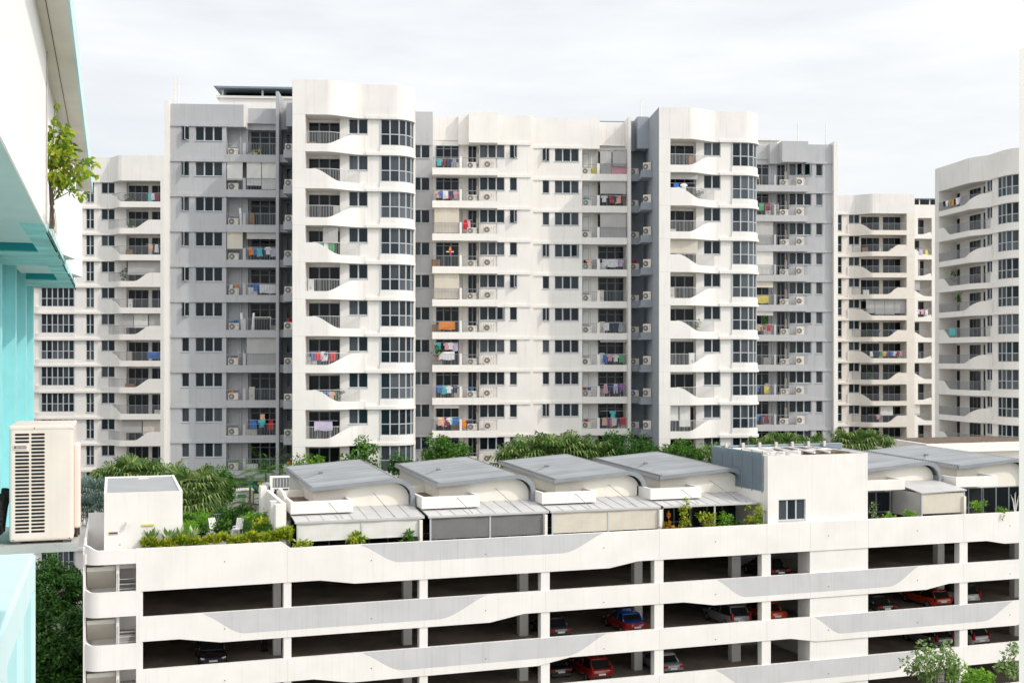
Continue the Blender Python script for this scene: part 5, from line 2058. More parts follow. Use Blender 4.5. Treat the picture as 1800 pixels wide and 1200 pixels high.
def car(label, body, roof, style, x, v, z, flip=False, sign=False):
    c = thing('parked_car', label, 'car', CP.w(x, v, z), CP.r + (math.pi if flip else 0), 'cars parked on the car park decks')
    suv = style == 'suv'
    hatch = style in ('suv', 'hatch')
    h_sh = 0.98 if suv else 0.88
    h_rf = 1.68 if suv else 1.46
    L2 = 2.25
    b = MB()
    tail = h_sh + (0.02 if hatch else 0.06)
    loft(b, [ring(-L2, 0.70, 0.38, tail - 0.12), ring(-L2 + 0.10, 0.82, 0.30, tail - 0.02), ring(-L2 + 0.45, 0.88, 0.26, tail), ring(-1.2, 0.90, 0.25, h_sh),
             ring(0.3, 0.90, 0.25, h_sh - 0.02), ring(1.2, 0.89, 0.26, h_sh - 0.06), ring(1.85, 0.85, 0.28, h_sh - 0.16), ring(L2 - 0.1, 0.78, 0.32, h_sh - 0.26), ring(L2, 0.66, 0.40, h_sh - 0.34)])
    b.build('body', body, c, smooth=True)
    # glasshouse
    yb0 = -L2 + (0.12 if hatch else 0.75)
    yb1 = -L2 + (0.62 if hatch else 1.25)
    yf1, yf0 = 0.35, 1.15

    def gring(y, hb, ht, zb, zt):
        return [(-hb, y, zb), (hb, y, zb), (ht + 0.02, y, zt - 0.05), (ht - 0.06, y, zt), (-ht + 0.06, y, zt), (-ht - 0.02, y, zt - 0.05)]
    g = MB()
    loft(g, [gring(yb0, 0.74, 0.66, h_sh - 0.06, h_sh + 0.02), gring(yb1, 0.80, 0.64, h_sh - 0.05, h_rf - 0.06), gring(-0.6, 0.83, 0.66, h_sh - 0.05, h_rf - 0.02),
             gring(yf1 - 0.1, 0.83, 0.64, h_sh - 0.06, h_rf - 0.05), gring(yf0, 0.80, 0.70, h_sh - 0.1, h_sh - 0.02)])
    g.build('windows', CARGLASS, c)
    r = MB()
    loft(r, [gring(yb1 - 0.10, 0.64, 0.62, h_rf - 0.16, h_rf - 0.05), gring(yb1 + 0.1, 0.68, 0.64, h_rf - 0.08, h_rf - 0.02), gring(-0.6, 0.69, 0.66, h_rf - 0.06, h_rf + 0.01),
             gring(yf1 - 0.15, 0.68, 0.64, h_rf - 0.10, h_rf - 0.025), gring(yf1 + 0.02, 0.64, 0.62, h_rf - 0.12, h_rf - 0.07)])
    for s in (-1, 1):
        r.tube((s * 0.75, yb0 + 0.03, h_sh), (s * 0.64, yb1, h_rf - 0.08), 0.05)
        r.tube((s * 0.80, yf0 - 0.03, h_sh - 0.04), (s * 0.64, yf1 - 0.08, h_rf - 0.08), 0.04)
        r.tube((s * 0.83, -0.45, h_sh - 0.04), (s * 0.66, -0.45, h_rf - 0.06), 0.04)
    r.build('roof', roof, c, smooth=True)
    for sx in (-1, 1):
        for y in (-1.38, 1.38):
            w = MB()
            w.tube((sx * 0.70, y, 0.32), (sx * 0.915, y, 0.32), 0.325, n=18)
            wo_ = w.build('wheel', RUBBER, c)
            w = MB()
            w.tube((sx * 0.90, y, 0.32), (sx * 0.925, y, 0.32), 0.21, n=14)
            w.build('rim', RIM, wo_)
    for s in (-1, 1):
        t = MB()
        if hatch:
            t.prism_y([(s * 0.60, tail - 0.32), (s * 0.82, tail - 0.30), (s * 0.80, tail + (0.22 if suv else 0.02)), (s * 0.70, tail + (0.22 if suv else 0.0))], -L2 - 0.01, -L2 + 0.22)
        else:
            t.box(s * 0.45, s * 0.80, -L2 - 0.01, -L2 + 0.16, tail - 0.26, tail - 0.10)
        t.build('tail_lamp', TAIL, c)
        t = MB()
        t.prism_y([(s * 0.42, h_sh - 0.44), (s * 0.78, h_sh - 0.36), (s * 0.78, h_sh - 0.26), (s * 0.45, h_sh - 0.34)], L2 - 0.25, L2 - 0.01)
        t.build('headlamp', HEAD, c)
        t = MB()
        t.box(s * 0.93, s * 1.06, 0.75, 0.87, h_sh - 0.02, h_sh + 0.12)
        t.build('wing_mirror', body, c)
    t = MB()
    t.box(-0.26, 0.26, -L2 - 0.025, -L2 - 0.005, 0.56, 0.68)
    t.build('number_plate', PLATE, c)
    t = MB()
    t.box(-0.26, 0.26, L2 + 0.005, L2 + 0.025, 0.42, 0.53)
    t.build('number_plate', PLATE, c)
    t = MB()
    t.box(-0.72, 0.72, -L2 - 0.03, -L2 + 0.1, 0.36, 0.50)
    t.build('bumper_trim', P_DARK, c)
    t = MB()
    t.prism_y([(-0.70, 0.34), (0.70, 0.34), (0.70, 0.48), (0.45, 0.64), (-0.45, 0.64), (-0.70, 0.48)], L2 - 0.1, L2 + 0.013)
    t.build('front_grille', P_DARK, c)
    if sign:
        t = MB()
        t.box(-0.35, 0.35, -0.35, -0.15, h_rf, h_rf + 0.14)
        t.build('roof_sign', P_BLUE, c)
        t = MB()
        t.prism_x([(-2.16, 0.885), (-2.16, 0.93), (-1.45, 0.975), (-1.45, 0.9)], -0.72, 0.72)
        t.build('boot_lid', P_BLUE, c)
    return c


F1, F2, F3 = FLOORS[0] + 0.005, FLOORS[1] + 0.005, FLOORS[2] + 0.005
car('red taxi with blue roof and roof sign parked on the middle deck', P_RED, P_BLUE, 'sedan', 34.0, 4.1, F2, sign=True)
car('dark red estate car with pale rear window parked on the lower deck', P_RED, P_RED, 'suv', 31.4, 4.4, F3)
car('black car in shadow left of the dark red car on the lower deck', P_BLACK, P_BLACK, 'sedan', 28.9, 5.9, F3)
car('white hatchback behind a column right of the red car on the lower deck', P_SILVER, P_WHITE, 'sedan', 36.9, 4.2, F3)
car('silver grey estate car with red lamps on the middle deck', P_SILVER, P_GREY, 'suv', 42.0, 3.5, F2)
car('bright red car beside the silver estate on the middle deck', P_ORANGE, P_ORANGE, 'sedan', 45.4, 4.1, F2)
car('black saloon car on the upper deck beside the white core wall', P_BLACK, P_BLACK, 'sedan', 45.8, 4.3, F1)
car('orange red sports car on the middle deck at the right', P_ORANGE, P_RED, 'hatch', 60.6, 4.6, F2)
car('white estate car half hidden by a column at right on the middle deck', P_WHITE, P_DARK, 'suv', 63.5, 4.8, F2)
car('dark car with only its red tail lamps showing at right', P_BLACK, P_BLACK, 'sedan', 54.8, 3.8, F2)
car('white estate car with tall red lamps on the lower deck at right', P_WHITE, P_WHITE, 'suv', 63.9, 4.2, F3)
car('dark grey van in shadow on the lower deck beside a column at right', P_GREY, P_GREY, 'suv', 60.7, 4.6, F3)
car('charcoal car deep in shadow left of the taxi on the middle deck', P_DARK, P_DARK, 'sedan', 28.3, 4.4, F2)
car('black estate car facing outwards on the middle deck at far left', P_BLACK, P_BLACK, 'suv', 4.7, 4.6, F2, flip=True)

# ------------------------------------------------------------------ person standing on the middle deck
pr = thing('person', 'person in dark clothes standing on the middle deck, only legs visible', 'person', CP.w(8.3, 5.9, F2), CP.r + 0.5)
J = [((0, 0, 0.93), 0.14), ((0, 0.01, 1.12), 0.13), ((0, 0.0, 1.36), 0.15), ((0, 0.0, 1.48), 0.06), ((0, -0.01, 1.56), 0.075), ((0, -0.02, 1.66), 0.10), ((0, -0.01, 1.74), 0.07),
     ((-0.1, 0, 0.88), 0.10), ((-0.12, -0.01, 0.48), 0.065), ((-0.13, 0.02, 0.09), 0.045), ((-0.15, -0.12, 0.035), 0.04),
     ((0.1, 0, 0.88), 0.10), ((0.13, 0.0, 0.48), 0.065), ((0.15, 0.03, 0.09), 0.045), ((0.18, -0.11, 0.035), 0.04),
     ((-0.2, 0, 1.40), 0.06), ((-0.26, 0.02, 1.12), 0.045), ((-0.27, -0.05, 0.86), 0.03), ((-0.27, -0.08, 0.77), 0.032),
     ((0.2, 0, 1.40), 0.06), ((0.26, 0.02, 1.12), 0.045), ((0.27, -0.05, 0.86), 0.03), ((0.27, -0.08, 0.77), 0.032)]
E_ = [(0, 1), (1, 2), (2, 3), (3, 4), (4, 5), (5, 6), (0, 7), (7, 8), (8, 9), (9, 10), (0, 11), (11, 12), (12, 13), (13, 14), (2, 15), (15, 16), (16, 17), (17, 18), (2, 19), (19, 20), (20, 21), (21, 22)]
for s, hi_ in ((-1, 18), (1, 22)):
    for f in range(5):
        i0 = len(J)
        if f == 4:
            J += [((s * 0.27, -0.115, 0.765), 0.010), ((s * 0.265, -0.14, 0.735), 0.008)]
        else:
            dy = -0.105 + 0.019 * f
            ln = (0.06, 0.07, 0.066, 0.052)[f]
            J += [((s * 0.275, dy, 0.735), 0.009), ((s * 0.27, dy - 0.012, 0.735 - ln), 0.007)]
        E_ += [(hi_, i0), (i0, i0 + 1)]
me = bpy.data.meshes.new('body')
me.from_pydata([j[0] for j in J], E_, [])
me.materials.append(SKIN)
ob = put('body', me, pr)
md = ob.modifiers.new('skin', 'SKIN')
for i, sv in enumerate(me.skin_vertices[0].data):
    sv.radius = (J[i][1], J[i][1])
    sv.use_root = i == 0
md2 = ob.modifiers.new('smooth', 'SUBSURF')
md2.levels = md2.render_levels = 2
b = MB()
for s in (-1, 1):
    b.tube((s * 0.10, 0, 0.96), (s * 0.125, 0.0, 0.48), 0.125, 0.09, n=12)
    b.tube((s * 0.125, 0.0, 0.48), (s * 0.14, 0.03, 0.08), 0.09, 0.075, n=12)
b.tube((0, 0, 0.86), (0, 0, 1.04), 0.20, 0.18, n=14)
b.build('trousers', CLOTHB, pr, smooth=True)
b = MB()
b.tube((0, 0, 1.02), (0, 0, 1.25), 0.19, 0.2, n=14)
b.tube((0, 0, 1.25), (0, 0, 1.46), 0.2, 0.11, n=14)
for s in (-1, 1):
    b.tube((s * 0.16, 0, 1.42), (s * 0.25, 0.02, 1.16), 0.075, 0.065, n=10)
b.build('shirt', CLOTHB, pr, smooth=True)
b = MB()
for z, r in ((1.66, 0.108), (1.71, 0.106), (1.76, 0.085)):
    b.tube((0, 0.01, z), (0, 0.01, z + 0.05), r, r * 0.9, n=12)
b.build('hair', HAIR, pr, smooth=True)
for s in (-1, 1):
    b = MB()
    b.box(s * 0.155 - 0.05, s * 0.155 + 0.05, -0.17, 0.09, 0.0, 0.08)
    b.build('shoe', BLACK, pr)
# ------------------------------------------------------------------ trees, palms, hedges and shrubs
def leaf(b, p, d, up, ln, wd, m=0):
    """One leaf blade: a folded diamond from p along d."""
    s = d.cross(up)
    if s.length < 1e-4:
        s = d.orthogonal()
    s.normalize()
    n = s.cross(d).normalized()
    mid = p + d * (ln * 0.45) - n * (wd * 0.15)
    i = len(b.v)
    b.v += [tuple(p), tuple(mid + s * wd * 0.5), tuple(p + d * ln - n * ln * 0.12), tuple(mid - s * wd * 0.5)]
    b.f.append((i, i + 1, i + 2, i + 3))
    b.m.append(m)


def rvec(rnd):
    while True:
        v = Vector((rnd.uniform(-1, 1), rnd.uniform(-1, 1), rnd.uniform(-1, 1)))
        if 0.05 < v.length < 1:
            return v.normalized()


def clump(b, c, r, n, ln, rnd, flat=0.8):
    for _ in range(n):
        v = rvec(rnd)
        q = rnd.random() ** 0.45
        p = c + Vector((v.x * r, v.y * r, v.z * r * flat)) * q
        d = (v * 0.7 + rvec(rnd) * 0.7 + Vector((0, 0, -0.15))).normalized()
        leaf(b, p, d, rvec(rnd) * 0.6 + Vector((0, 0, 1)), ln * rnd.uniform(0.7, 1.4), ln * rnd.uniform(0.45, 0.75))


def broad_tree(label, loc, h, rx, rz, seed, leafm, nclump=34, nleaf=75, ln=0.26, group=None, cr=0.62, name='broadleaf_tree', trunk_r=0.16, fill=0.55):
    rnd = random.Random(seed)
    t = thing(name, label, 'tree', loc, rnd.uniform(0, 6), group)
    cz = h - rz
    b = MB()
    wood = MB()
    top = Vector((rnd.uniform(-.2, .2), rnd.uniform(-.2, .2), cz - rz * 0.55))
    wood.tube((0, 0, 0), top * 0.55, trunk_r, trunk_r * 0.8, n=8)
    wood.tube(top * 0.55, top, trunk_r * 0.8, trunk_r * 0.6, n=8)
    for i in range(nclump):
        v = rvec(rnd)
        q = fill + (1 - fill) * rnd.random()
        if v.z < -0.5:
            v.z *= 0.6
        c = Vector((v.x * rx * q, v.y * rx * q, cz + v.z * rz * q))
        r = cr * rnd.uniform(0.65, 1.2)
        clump(b, c, r, int(nleaf * rnd.uniform(0.7, 1.2)), ln, rnd)
        if i % 2 == 0:
            k = top.lerp(c, 0.5) + Vector((0, 0, -0.15 * rz))
            wood.tube(top, k, trunk_r * 0.42, trunk_r * 0.25, n=6)
            wood.tube(k, c, trunk_r * 0.25, trunk_r * 0.08, n=5)
    wood.build('trunk', TRUNK, t)
    b.build('crown', leafm, t)
    return t


def fan_palm_meshes(seed, fr_len=1.5, blade=1.25, nfr=26, nb=15, leafm=None, up=0.9):
    rnd = random.Random(seed)
    b, st = MB(), MB()
    for i in range(nfr):
        az = i * 2.399963 + rnd.uniform(-.25, .25)
        el = up - 1.55 * (i / nfr) + rnd.uniform(-.12, .12)
        d = Vector((math.cos(az) * math.cos(el), math.sin(az) * math.cos(el), math.sin(el)))
        L_ = fr_len * rnd.uniform(0.8, 1.15)
        hub = d * L_ + Vector((0, 0, -0.10 * L_ * L_ * math.cos(el)))
        st.tube((0, 0, 0), d * L_ * 0.5, 0.028, 0.022, n=4)
        st.tube(d * L_ * 0.5, hub, 0.022, 0.016, n=4)
        side = d.cross(Vector((0, 0, 1)))
        if side.length < 0.05:
            side = Vector((1, 0, 0))
        side.normalize()
        nrm = side.cross(d).normalized()
        out = (d * 0.9 + Vector((0, 0, -0.15))).normalized()
        for k in range(nb):
            a = (k / (nb - 1) - 0.5) * 3.6
            bd = (out * math.cos(a) + side * math.sin(a) + nrm * 0.18 * math.cos(a)).normalized()
            ln = blade * (0.72 + 0.28 * math.cos(a * 0.8)) * rnd.uniform(0.85, 1.1)
            w = 0.12
            s2 = bd.cross(nrm).normalized()
            p0 = hub
            p1 = hub + bd * ln * 0.6
            p2 = hub + bd * ln * 0.92 + Vector((0, 0, -0.42 * ln))
            i0 = len(b.v)
            b.v += [tuple(p0 + s2 * 0.015), tuple(p1 + s2 * w * 0.5), tuple(p1 - s2 * w * 0.5), tuple(p0 - s2 * 0.015), tuple(p2)]
            b.f += [(i0, i0 + 1, i0 + 2, i0 + 3), (i0 + 1, i0 + 4, i0 + 2)]
            b.m += [0, 0]
    return b.mesh('fronds', leafm or LEAF_P), st.mesh('leaf_stalks', LEAF_P)


PALM = [fan_palm_meshes(s, 1.2, 1.2, nfr=42) for s in (1, 2, 3)]
SILVER = fan_palm_meshes(9, 1.15, 1.35, 24, 17, LEAF_B, 1.2)
pn = 0


def fan_palm(label, t, v, ztop, scale=1.0, silver=False, group='fan palms behind the roof houses', base=DECKZ):
    global pn
    pn += 1
    rnd = random.Random(100 + pn)
    crown_z = ztop - 1.75 * scale
    p = thing('fan_palm', label, 'palm', CP.w(t, v, base), rnd.uniform(0, 6), group)
    fm, sm = SILVER if silver else PALM[pn % 3]
    o = put('fronds', fm, p, (0, 0, crown_z - base))
    o.scale = (scale, scale, scale)
    o = put('leaf_stalks', sm, p, (0, 0, crown_z - base))
    o.scale = (scale, scale, scale)
    b = MB()
    hh = crown_z - base
    n = 10
    for k in range(n):
        b.tube((0.04 * math.sin(k), 0, hh * k / n), (0.04 * math.sin(k + 1), 0, hh * (k + 1) / n), 0.15 * scale, 0.13 * scale, n=8)
    b.build('trunk', TRUNK, p)


for lab, t, v, z, s in [
    ('fan palm left of centre above the white stair house roof', 0.3, 19, 21.0, 1.05), ('fan palm directly behind right half of the stair house', 2.4, 18.4, 20.6, 1.05),
    ('bushy fan palm right of the stair house', 4.3, 15.5, 20.4, 1.1), ('lower fan palm in front of the others right of the stair house', 3.6, 13.6, 19.2, 1.0),
    ('small fan palm at the far left behind the stair house', -1.2, 20, 20.4, 0.9),
    ('first fan palm from the left in the central palm row', 31.0, 20, 21.1, 1.0), ('second fan palm from the left in the central palm row', 32.6, 20.4, 21.8, 1.1),
    ('tallest fan palm in the middle of the central row', 34.5, 20, 22.2, 1.15), ('fourth fan palm from the left in the central palm row', 36.2, 20.3, 21.9, 1.1), ('last fan palm at right end of the central row', 37.9, 19.8, 21.3, 1.0),
    ('small fan palm beside the farther wavy tower', 49.3, 19.6, 20.7, 0.85), ('tiny fan palm right of the one by the farther tower', 51.2, 19.4, 20.2, 0.7),
    ('left fan palm below the right grey wing', 55.3, 20, 21.5, 1.0), ('middle fan palm below the right grey wing', 57.4, 20.3, 21.6, 1.05), ('right fan palm below the right grey wing', 59.7, 20, 21.4, 1.0),
    ('large left fan palm before the cream block', 64.3, 20, 21.9, 1.1), ('large right fan palm before the cream block', 66.6, 20.3, 21.7, 1.1)]:
    fan_palm(lab, t, v, z + 0.4, s * 1.2)
fan_palm('silvery blue fan palm between the big air conditioner and stair house', -2.75, 15, 20.0, 1.0, True)
fan_palm('second silvery fan palm lower left of the stair house', -3.0, 13.2, 18.9, 0.8, True)

# feather palms by the left gable wall
def feather_palm(label, loc, h, seed, scale=1.0):
    rnd = random.Random(seed)
    p = thing('feather_palm', label, 'palm', loc, 0, 'feather palms by the gable wall')
    b = MB()
    for i in range(13):
        az = i * 2.4
        el = 1.15 - 1.3 * i / 13
        prev = Vector((0, 0, h))
        d = Vector((math.cos(az) * math.cos(el), math.sin(az) * math.cos(el), math.sin(el)))
        for k in range(9):
            nx = prev + d * 0.27 * scale
            d = (d + Vector((0, 0, -0.11))).normalized()
            side = d.cross(Vector((0, 0, 1))).normalized()
            for s in (-1, 1):
                for e in (0.0, 0.5):
                    leaf(b, prev.lerp(nx, e), (side * s * 0.9 + d * 0.45 + Vector((0, 0, -0.25))).normalized(), Vector((0, 0, 1)), 0.55 * scale * (1 - 0.05 * k), 0.07)
            prev = nx
    b.build('fronds', LEAF_T, p)
    t = MB()
    for k in range(3):
        t.tube((0.12 * k - 0.1, 0.05 * k, 0), (0.02 * k, 0, h), 0.05, 0.04)
    t.build('stems', TRUNK, p)


feather_palm('feather palm left of the curved roof end', CP.w(8.6, 17.5, DECKZ), 3.3, 5, 1.15)
feather_palm('taller feather palm behind the first roof house', CP.w(10.1, 20, DECKZ), 4.0, 6, 1.2)
feather_palm('low feather palm beside the red and white playhouse', CP.w(8.6, 19.4, DECKZ), 1.6, 7, 0.9)

TG = 'leafy trees behind the roof houses'
broad_tree('bright green bushy tree right of the stair house palms', CP.w(6.4, 17.5, DECKZ), 5.0, 1.15, 1.9, 31, LEAF_T, 26, 85, 0.24, TG, 0.55)
broad_tree('open leafy tree at the foot of the nearer wavy tower', CP.w(17.5, 19.3, DECKZ), 6.5, 1.55, 1.5, 32, LEAF_T, 20, 60, 0.28, TG, 0.5, fill=0.75)
broad_tree('low shrubby tree left of the open tree by the nearer tower', CP.w(13.3, 19.2, DECKZ), 5.2, 1.9, 0.9, 33, LEAF_H, 24, 60, 0.24, TG, 0.5)
broad_tree('low green shrub tree right of the nearer tower', CP.w(20.9, 19.2, DECKZ), 5.2, 1.3, 0.9, 34, LEAF_D, 20, 60, 0.24, TG, 0.5)
broad_tree('round bright tree below the left central balconies', CP.w(24.6, 19.2, DECKZ), 6.5, 2.1, 1.4, 35, LEAF_T, 46, 85, 0.24, TG, 0.55)
broad_tree('wide dark green tree right of the central palms', CP.w(40.3, 20.6, DECKZ), 6.6, 2.3, 1.5, 36, LEAF_D, 52, 85, 0.24, TG, 0.6)
broad_tree('dark green tree beside the farther tower recess', CP.w(43.1, 20.8, DECKZ), 6.0, 1.8, 1.3, 37, LEAF_D, 40, 80, 0.24, TG, 0.55)
broad_tree('bright tree at the foot of the farther wavy tower', CP.w(46.3, 19.5, DECKZ), 5.6, 1.9, 1.1, 38, LEAF_T, 40, 85, 0.22, TG, 0.5)

SG = 'street trees at the left below the car park'
for lab, X, Y, top, rx, rz, sd, lm in [
    ('tall dark tree beside the lower pale blue bay', -34.6, 84, 10.9, 2.3, 3.2, 41, LEAF_D), ('dark tree nearest the car park stairs', -32.2, 89, 9.4, 2.2, 2.8, 42, LEAF_D),
    ('dense dark tree lower left of the stair tower', -32.6, 83, 9.0, 2.4, 3.0, 43, LEAF_D), ('spreading dark tree overhanging the paving at left', -33.6, 79, 6.6, 2.3, 2.0, 44, LEAF_D),
    ('slender dark tree against the stair tower foot', -31.0, 92, 9.0, 2.0, 3.4, 45, LEAF_D), ('far dark tree under the distant left block', -41, 105, 11.0, 3.2, 3.5, 46, LEAF_D)]:
    broad_tree(lab, (X, Y, 0), top, rx, rz, sd, lm, 80, 120, 0.34, SG, 0.8)
RG = 'young trees in front of the car park at right'
broad_tree('young pale leaved tree before the car park at lower right', CP.w(46.7, -14, 0), 10.75, 1.7, 1.35, 51, LEAF_G, 32, 36, 0.26, RG, 0.5, trunk_r=0.11, fill=0.6)
broad_tree('slender young tree at the lower right corner', CP.w(54.5, -12, 0), 9.7, 1.0, 1.3, 52, LEAF_G, 13, 40, 0.26, RG, 0.42, trunk_r=0.07, fill=0.7)
broad_tree('low yellow green tree between the two young trees', CP.w(49.8, -14, 0), 8.9, 1.5, 0.9, 53, LEAF_H, 20, 60, 0.24, RG, 0.45, trunk_r=0.07)


def hedge(label, fr, pts, z0, z1, seed, leafm, dens=90, ln=0.13, cat='hedge', name='hedge', group=None, fuzz=0.10):
    """Clipped hedge over a plan polygon: dark woody core hidden by a coat of leaves."""
    rnd = random.Random(seed)
    h = thing(name, label, cat, fr.w(0, 0, 0), fr.r, group)
    core = MB()
    cx = sum(p[0] for p in pts) / len(pts)
    cy = sum(p[1] for p in pts) / len(pts)
    ins = [(cx + (x - cx) * 0.93, cy + (y - cy) * 0.93) for x, y in pts]
    core.prism(ins, z0, z1 - 0.08)
    core.build('twigs', leafm, h)
    b = MB()
    n = len(pts)
    for i in range(n):
        a, c = Vector(pts[i]), Vector(pts[(i + 1) % n])
        nr = Vector(((c - a).y, -(c - a).x)).normalized()
        ar = (c - a).length * (z1 - z0)
        for _ in range(int(ar * dens)):
            q = a.lerp(c, rnd.random())
            p = Vector((q.x, q.y, rnd.uniform(z0, z1))) + Vector((nr.x, nr.y, 0)) * rnd.uniform(-fuzz, fuzz * 0.6)
            leaf(b, p, (Vector((nr.x, nr.y, 0.4)) + rvec(rnd) * 0.9).normalized(), rvec(rnd), ln * rnd.uniform(0.7, 1.3), ln * 0.45)
    xs = [p[0] for p in pts]
    ys = [p[1] for p in pts]

    def inside(x, y):
        r = False
        for i in range(n):
            (x1, y1), (x2, y2) = pts[i], pts[(i + 1) % n]
            if (y1 > y) != (y2 > y) and x < (x2 - x1) * (y - y1) / (y2 - y1) + x1:
                r = not r
        return r
    for _ in range(int((max(xs) - min(xs)) * (max(ys) - min(ys)) * dens * 1.3)):
        x, y = rnd.uniform(min(xs), max(xs)), rnd.uniform(min(ys), max(ys))
        if inside(x, y):
            leaf(b, Vector((x, y, z1 + rnd.uniform(-fuzz, fuzz * 0.6))), (Vector((0, 0, 0.9)) + rvec(rnd)).normalized(), rvec(rnd), ln * rnd.uniform(0.7, 1.3), ln * 0.45)
    b.build('foliage', leafm, h)
    return h


HG = 'hedges of the roof garden'
hedge('clipped hedge slanting along the gable wall', CP, [(7.5, 3.0), (8.4, 2.4), (8.42, 9.5), (7.0, 9.8)], DECKZ, 17.35, 61, LEAF_T, group=HG)
hedge('bright clipped hedge right beside the stair house', CP, [(2.85, 2.6), (3.75, 2.6), (3.75, 9.0), (2.85, 9.0)], DECKZ, 17.75, 62, LEAF_H, group=HG)
hedge('short hedge behind the bright one by the stair house', CP, [(3.8, 9.5), (4.9, 9.5), (4.9, 11.5), (3.8, 11.5)], DECKZ, 17.4, 63, LEAF_H, group=HG)
hedge('dark hedge behind the garden railing', CP, [(5.2, 13.0), (8.3, 13.0), (8.3, 14.2), (5.2, 14.2)], DECKZ, 17.3, 64, LEAF_D, group=HG)


def strappy(label, fr, x0, x1, y0, y1, z, n, ln, seed, leafm, wd=0.07, name='shrub_bed', cat='shrubs', group=None, up=1.0, kind=None):
    rnd = random.Random(seed)
    b = MB()
    for _ in range(n):
        cx_ = rnd.uniform(x0, x1)
        c = Vector((cx_, rnd.uniform(y0, y1), z + rnd.uniform(-0.15, 0.35) * ln * 2 + 0.12 * math.sin(cx_ * 2.9) + 0.09 * math.sin(cx_ * 7.3 + 1)))
        for _k in range(7):
            d = (rvec(rnd) + Vector((0, -0.2, up * 0.8))).normalized()
            leaf(b, c, d, Vector((0, 0, 1)), ln * rnd.uniform(0.6, 1.2), wd * rnd.uniform(0.7, 1.3))
    o = b.build(name, leafm, None, fr.w(0, 0, 0), fr.r)
    return tag(o, label, cat, group, kind)


strappy('yellow green planting along the parapet left of the first roof house', CP, 0.3, 9.3, 0.3, 1.1, 16.85, 1100, 0.34, 71, LEAF_Y, 0.10, kind='stuff')
strappy('yellow green planting spilling at the corner of the first roof house', CP, 8.0, 9.4, 0.3, 1.4, 17.05, 220, 0.36, 72, LEAF_Y, 0.10, kind='stuff')


def broad_leaves(label, fr, x, y, z, h, n, seed, leafm, wd=0.22, name='plant', group=None, cat='plant'):
    rnd = random.Random(seed)
    p = thing(name, label, cat, fr.w(x, y, z), fr.r, group)
    b, s = MB(), MB()
    for i in range(n):
        az = i * 2.4
        tilt = rnd.uniform(0.1, 0.6)
        d = Vector((math.cos(az) * tilt, math.sin(az) * tilt, 1)).normalized()
        q = d * h * rnd.uniform(0.3, 0.6)
        s.tube((0, 0, 0), q, 0.015, 0.01, n=4)
        leaf(b, q, (d + Vector((math.cos(az) * 0.3, math.sin(az) * 0.3, 0))).normalized(), Vector((math.cos(az), math.sin(az), 0.2)), h * rnd.uniform(0.45, 0.7), wd * rnd.uniform(0.8, 1.2))
    s.build('stems', LEAF_H, p)
    b.build('leaves', leafm, p)


for i, (x, zz, lab) in enumerate([(0.9, 16.7, 'upright broad leaved plant at left end of the roof planter'), (1.9, 16.7, 'second upright broad leaved plant in the roof planter'), (2.6, 16.7, 'third upright broad leaved plant in the roof planter'), (3.3, 16.7, 'fourth upright broad leaved plant in the roof planter')]):
    broad_leaves(lab, CP, x, 0.8, zz, 1.15, 11, 80 + i, LEAF_G, 0.26, 'broad_leaved_plant', 'broad leaved plants in the roof planter')


def shrub(label, x, y, z, h, r, seed, leafm, n=7, nl=34, ln=0.16, name='shrub', group='shrubs on the roof terraces', cr=0.22):
    rnd = random.Random(seed)
    p = thing(name, label, 'shrub', CP.w(x, y, z), CP.r, group)
    b, s = MB(), MB()
    for i in range(n):
        a = rnd.uniform(0, 6.28)
        c = Vector((math.cos(a) * r * rnd.random(), math.sin(a) * r * 0.7 * rnd.random(), h * rnd.uniform(0.25, 1.0)))
        s.tube((c.x * 0.3, c.y * 0.3, 0), c, 0.02, 0.01, n=4)
        clump(b, c, cr * rnd.uniform(0.8, 1.3), nl, ln, rnd, 0.9)
    s.build('stems', TRUNK, p)
    b.build('leaves', leafm, p)


shrub('orange fern like shrub at left of the open terrace', 35.9, 0.9, 15.9, 0.9, 0.8, 91, LEAF_O, 7, 26, 0.26)
shrub('tall slim shrub rising above the awning of open terrace', 37.3, 1.0, 15.7, 2.5, 0.35, 92, LEAF_Y, 10, 30, 0.20)
shrub('yellow flowered shrub in the middle of the open terrace', 39.0, 0.9, 15.7, 1.5, 0.8, 93, LEAF_Y, 12, 34, 0.2)
shrub('fresh green shrub right of the yellow one, open terrace', 40.5, 0.9, 15.7, 1.4, 0.7, 94, LEAF_H, 12, 34, 0.2)
shrub('low dark shrub in shade on the open terrace', 41.7, 1.3, 15.7, 0.9, 0.5, 95, LEAF_D, 7, 30, 0.18)
shrub('orange yellow shrub against the white service block', 42.9, 0.9, 15.6, 2.1, 0.75, 96, LEAF_Y, 16, 34, 0.2)
shrub('spindly shrub on the terrace right of the service block', 53.0, 0.9, 15.8, 1.5, 0.4, 97, LEAF_G, 5, 22, 0.16)
shrub('low green shrubs left of the porch', 54.6, 0.8, 15.8, 0.75, 1.0, 98, LEAF_H, 12, 34, 0.2)
shrub('second low green shrub next to the porch', 56.3, 0.8, 15.8, 0.75, 0.9, 99, LEAF_H, 10, 34, 0.2)
shrub('leafy shrub right of the boxed porch', 62.6, 0.9, 15.8, 1.4, 0.7, 100, LEAF_H, 12, 36, 0.2)
shrub('shrub drooping over the parapet at right', 64.4, 0.35, 15.8, 0.8, 0.7, 101, LEAF_H, 10, 26, 0.2)
shrub('yellow flowering plant at the parapet below the first beige blind', 13.6, 0.7, 16.0, 0.85, 0.45, 102, LEAF_Y, 8, 26, 0.26)
shrub('spiky plant at the parapet beside the dark grey blinds', 17.0, 0.8, 16.0, 0.85, 0.4, 103, LEAF_T, 6, 30, 0.28)
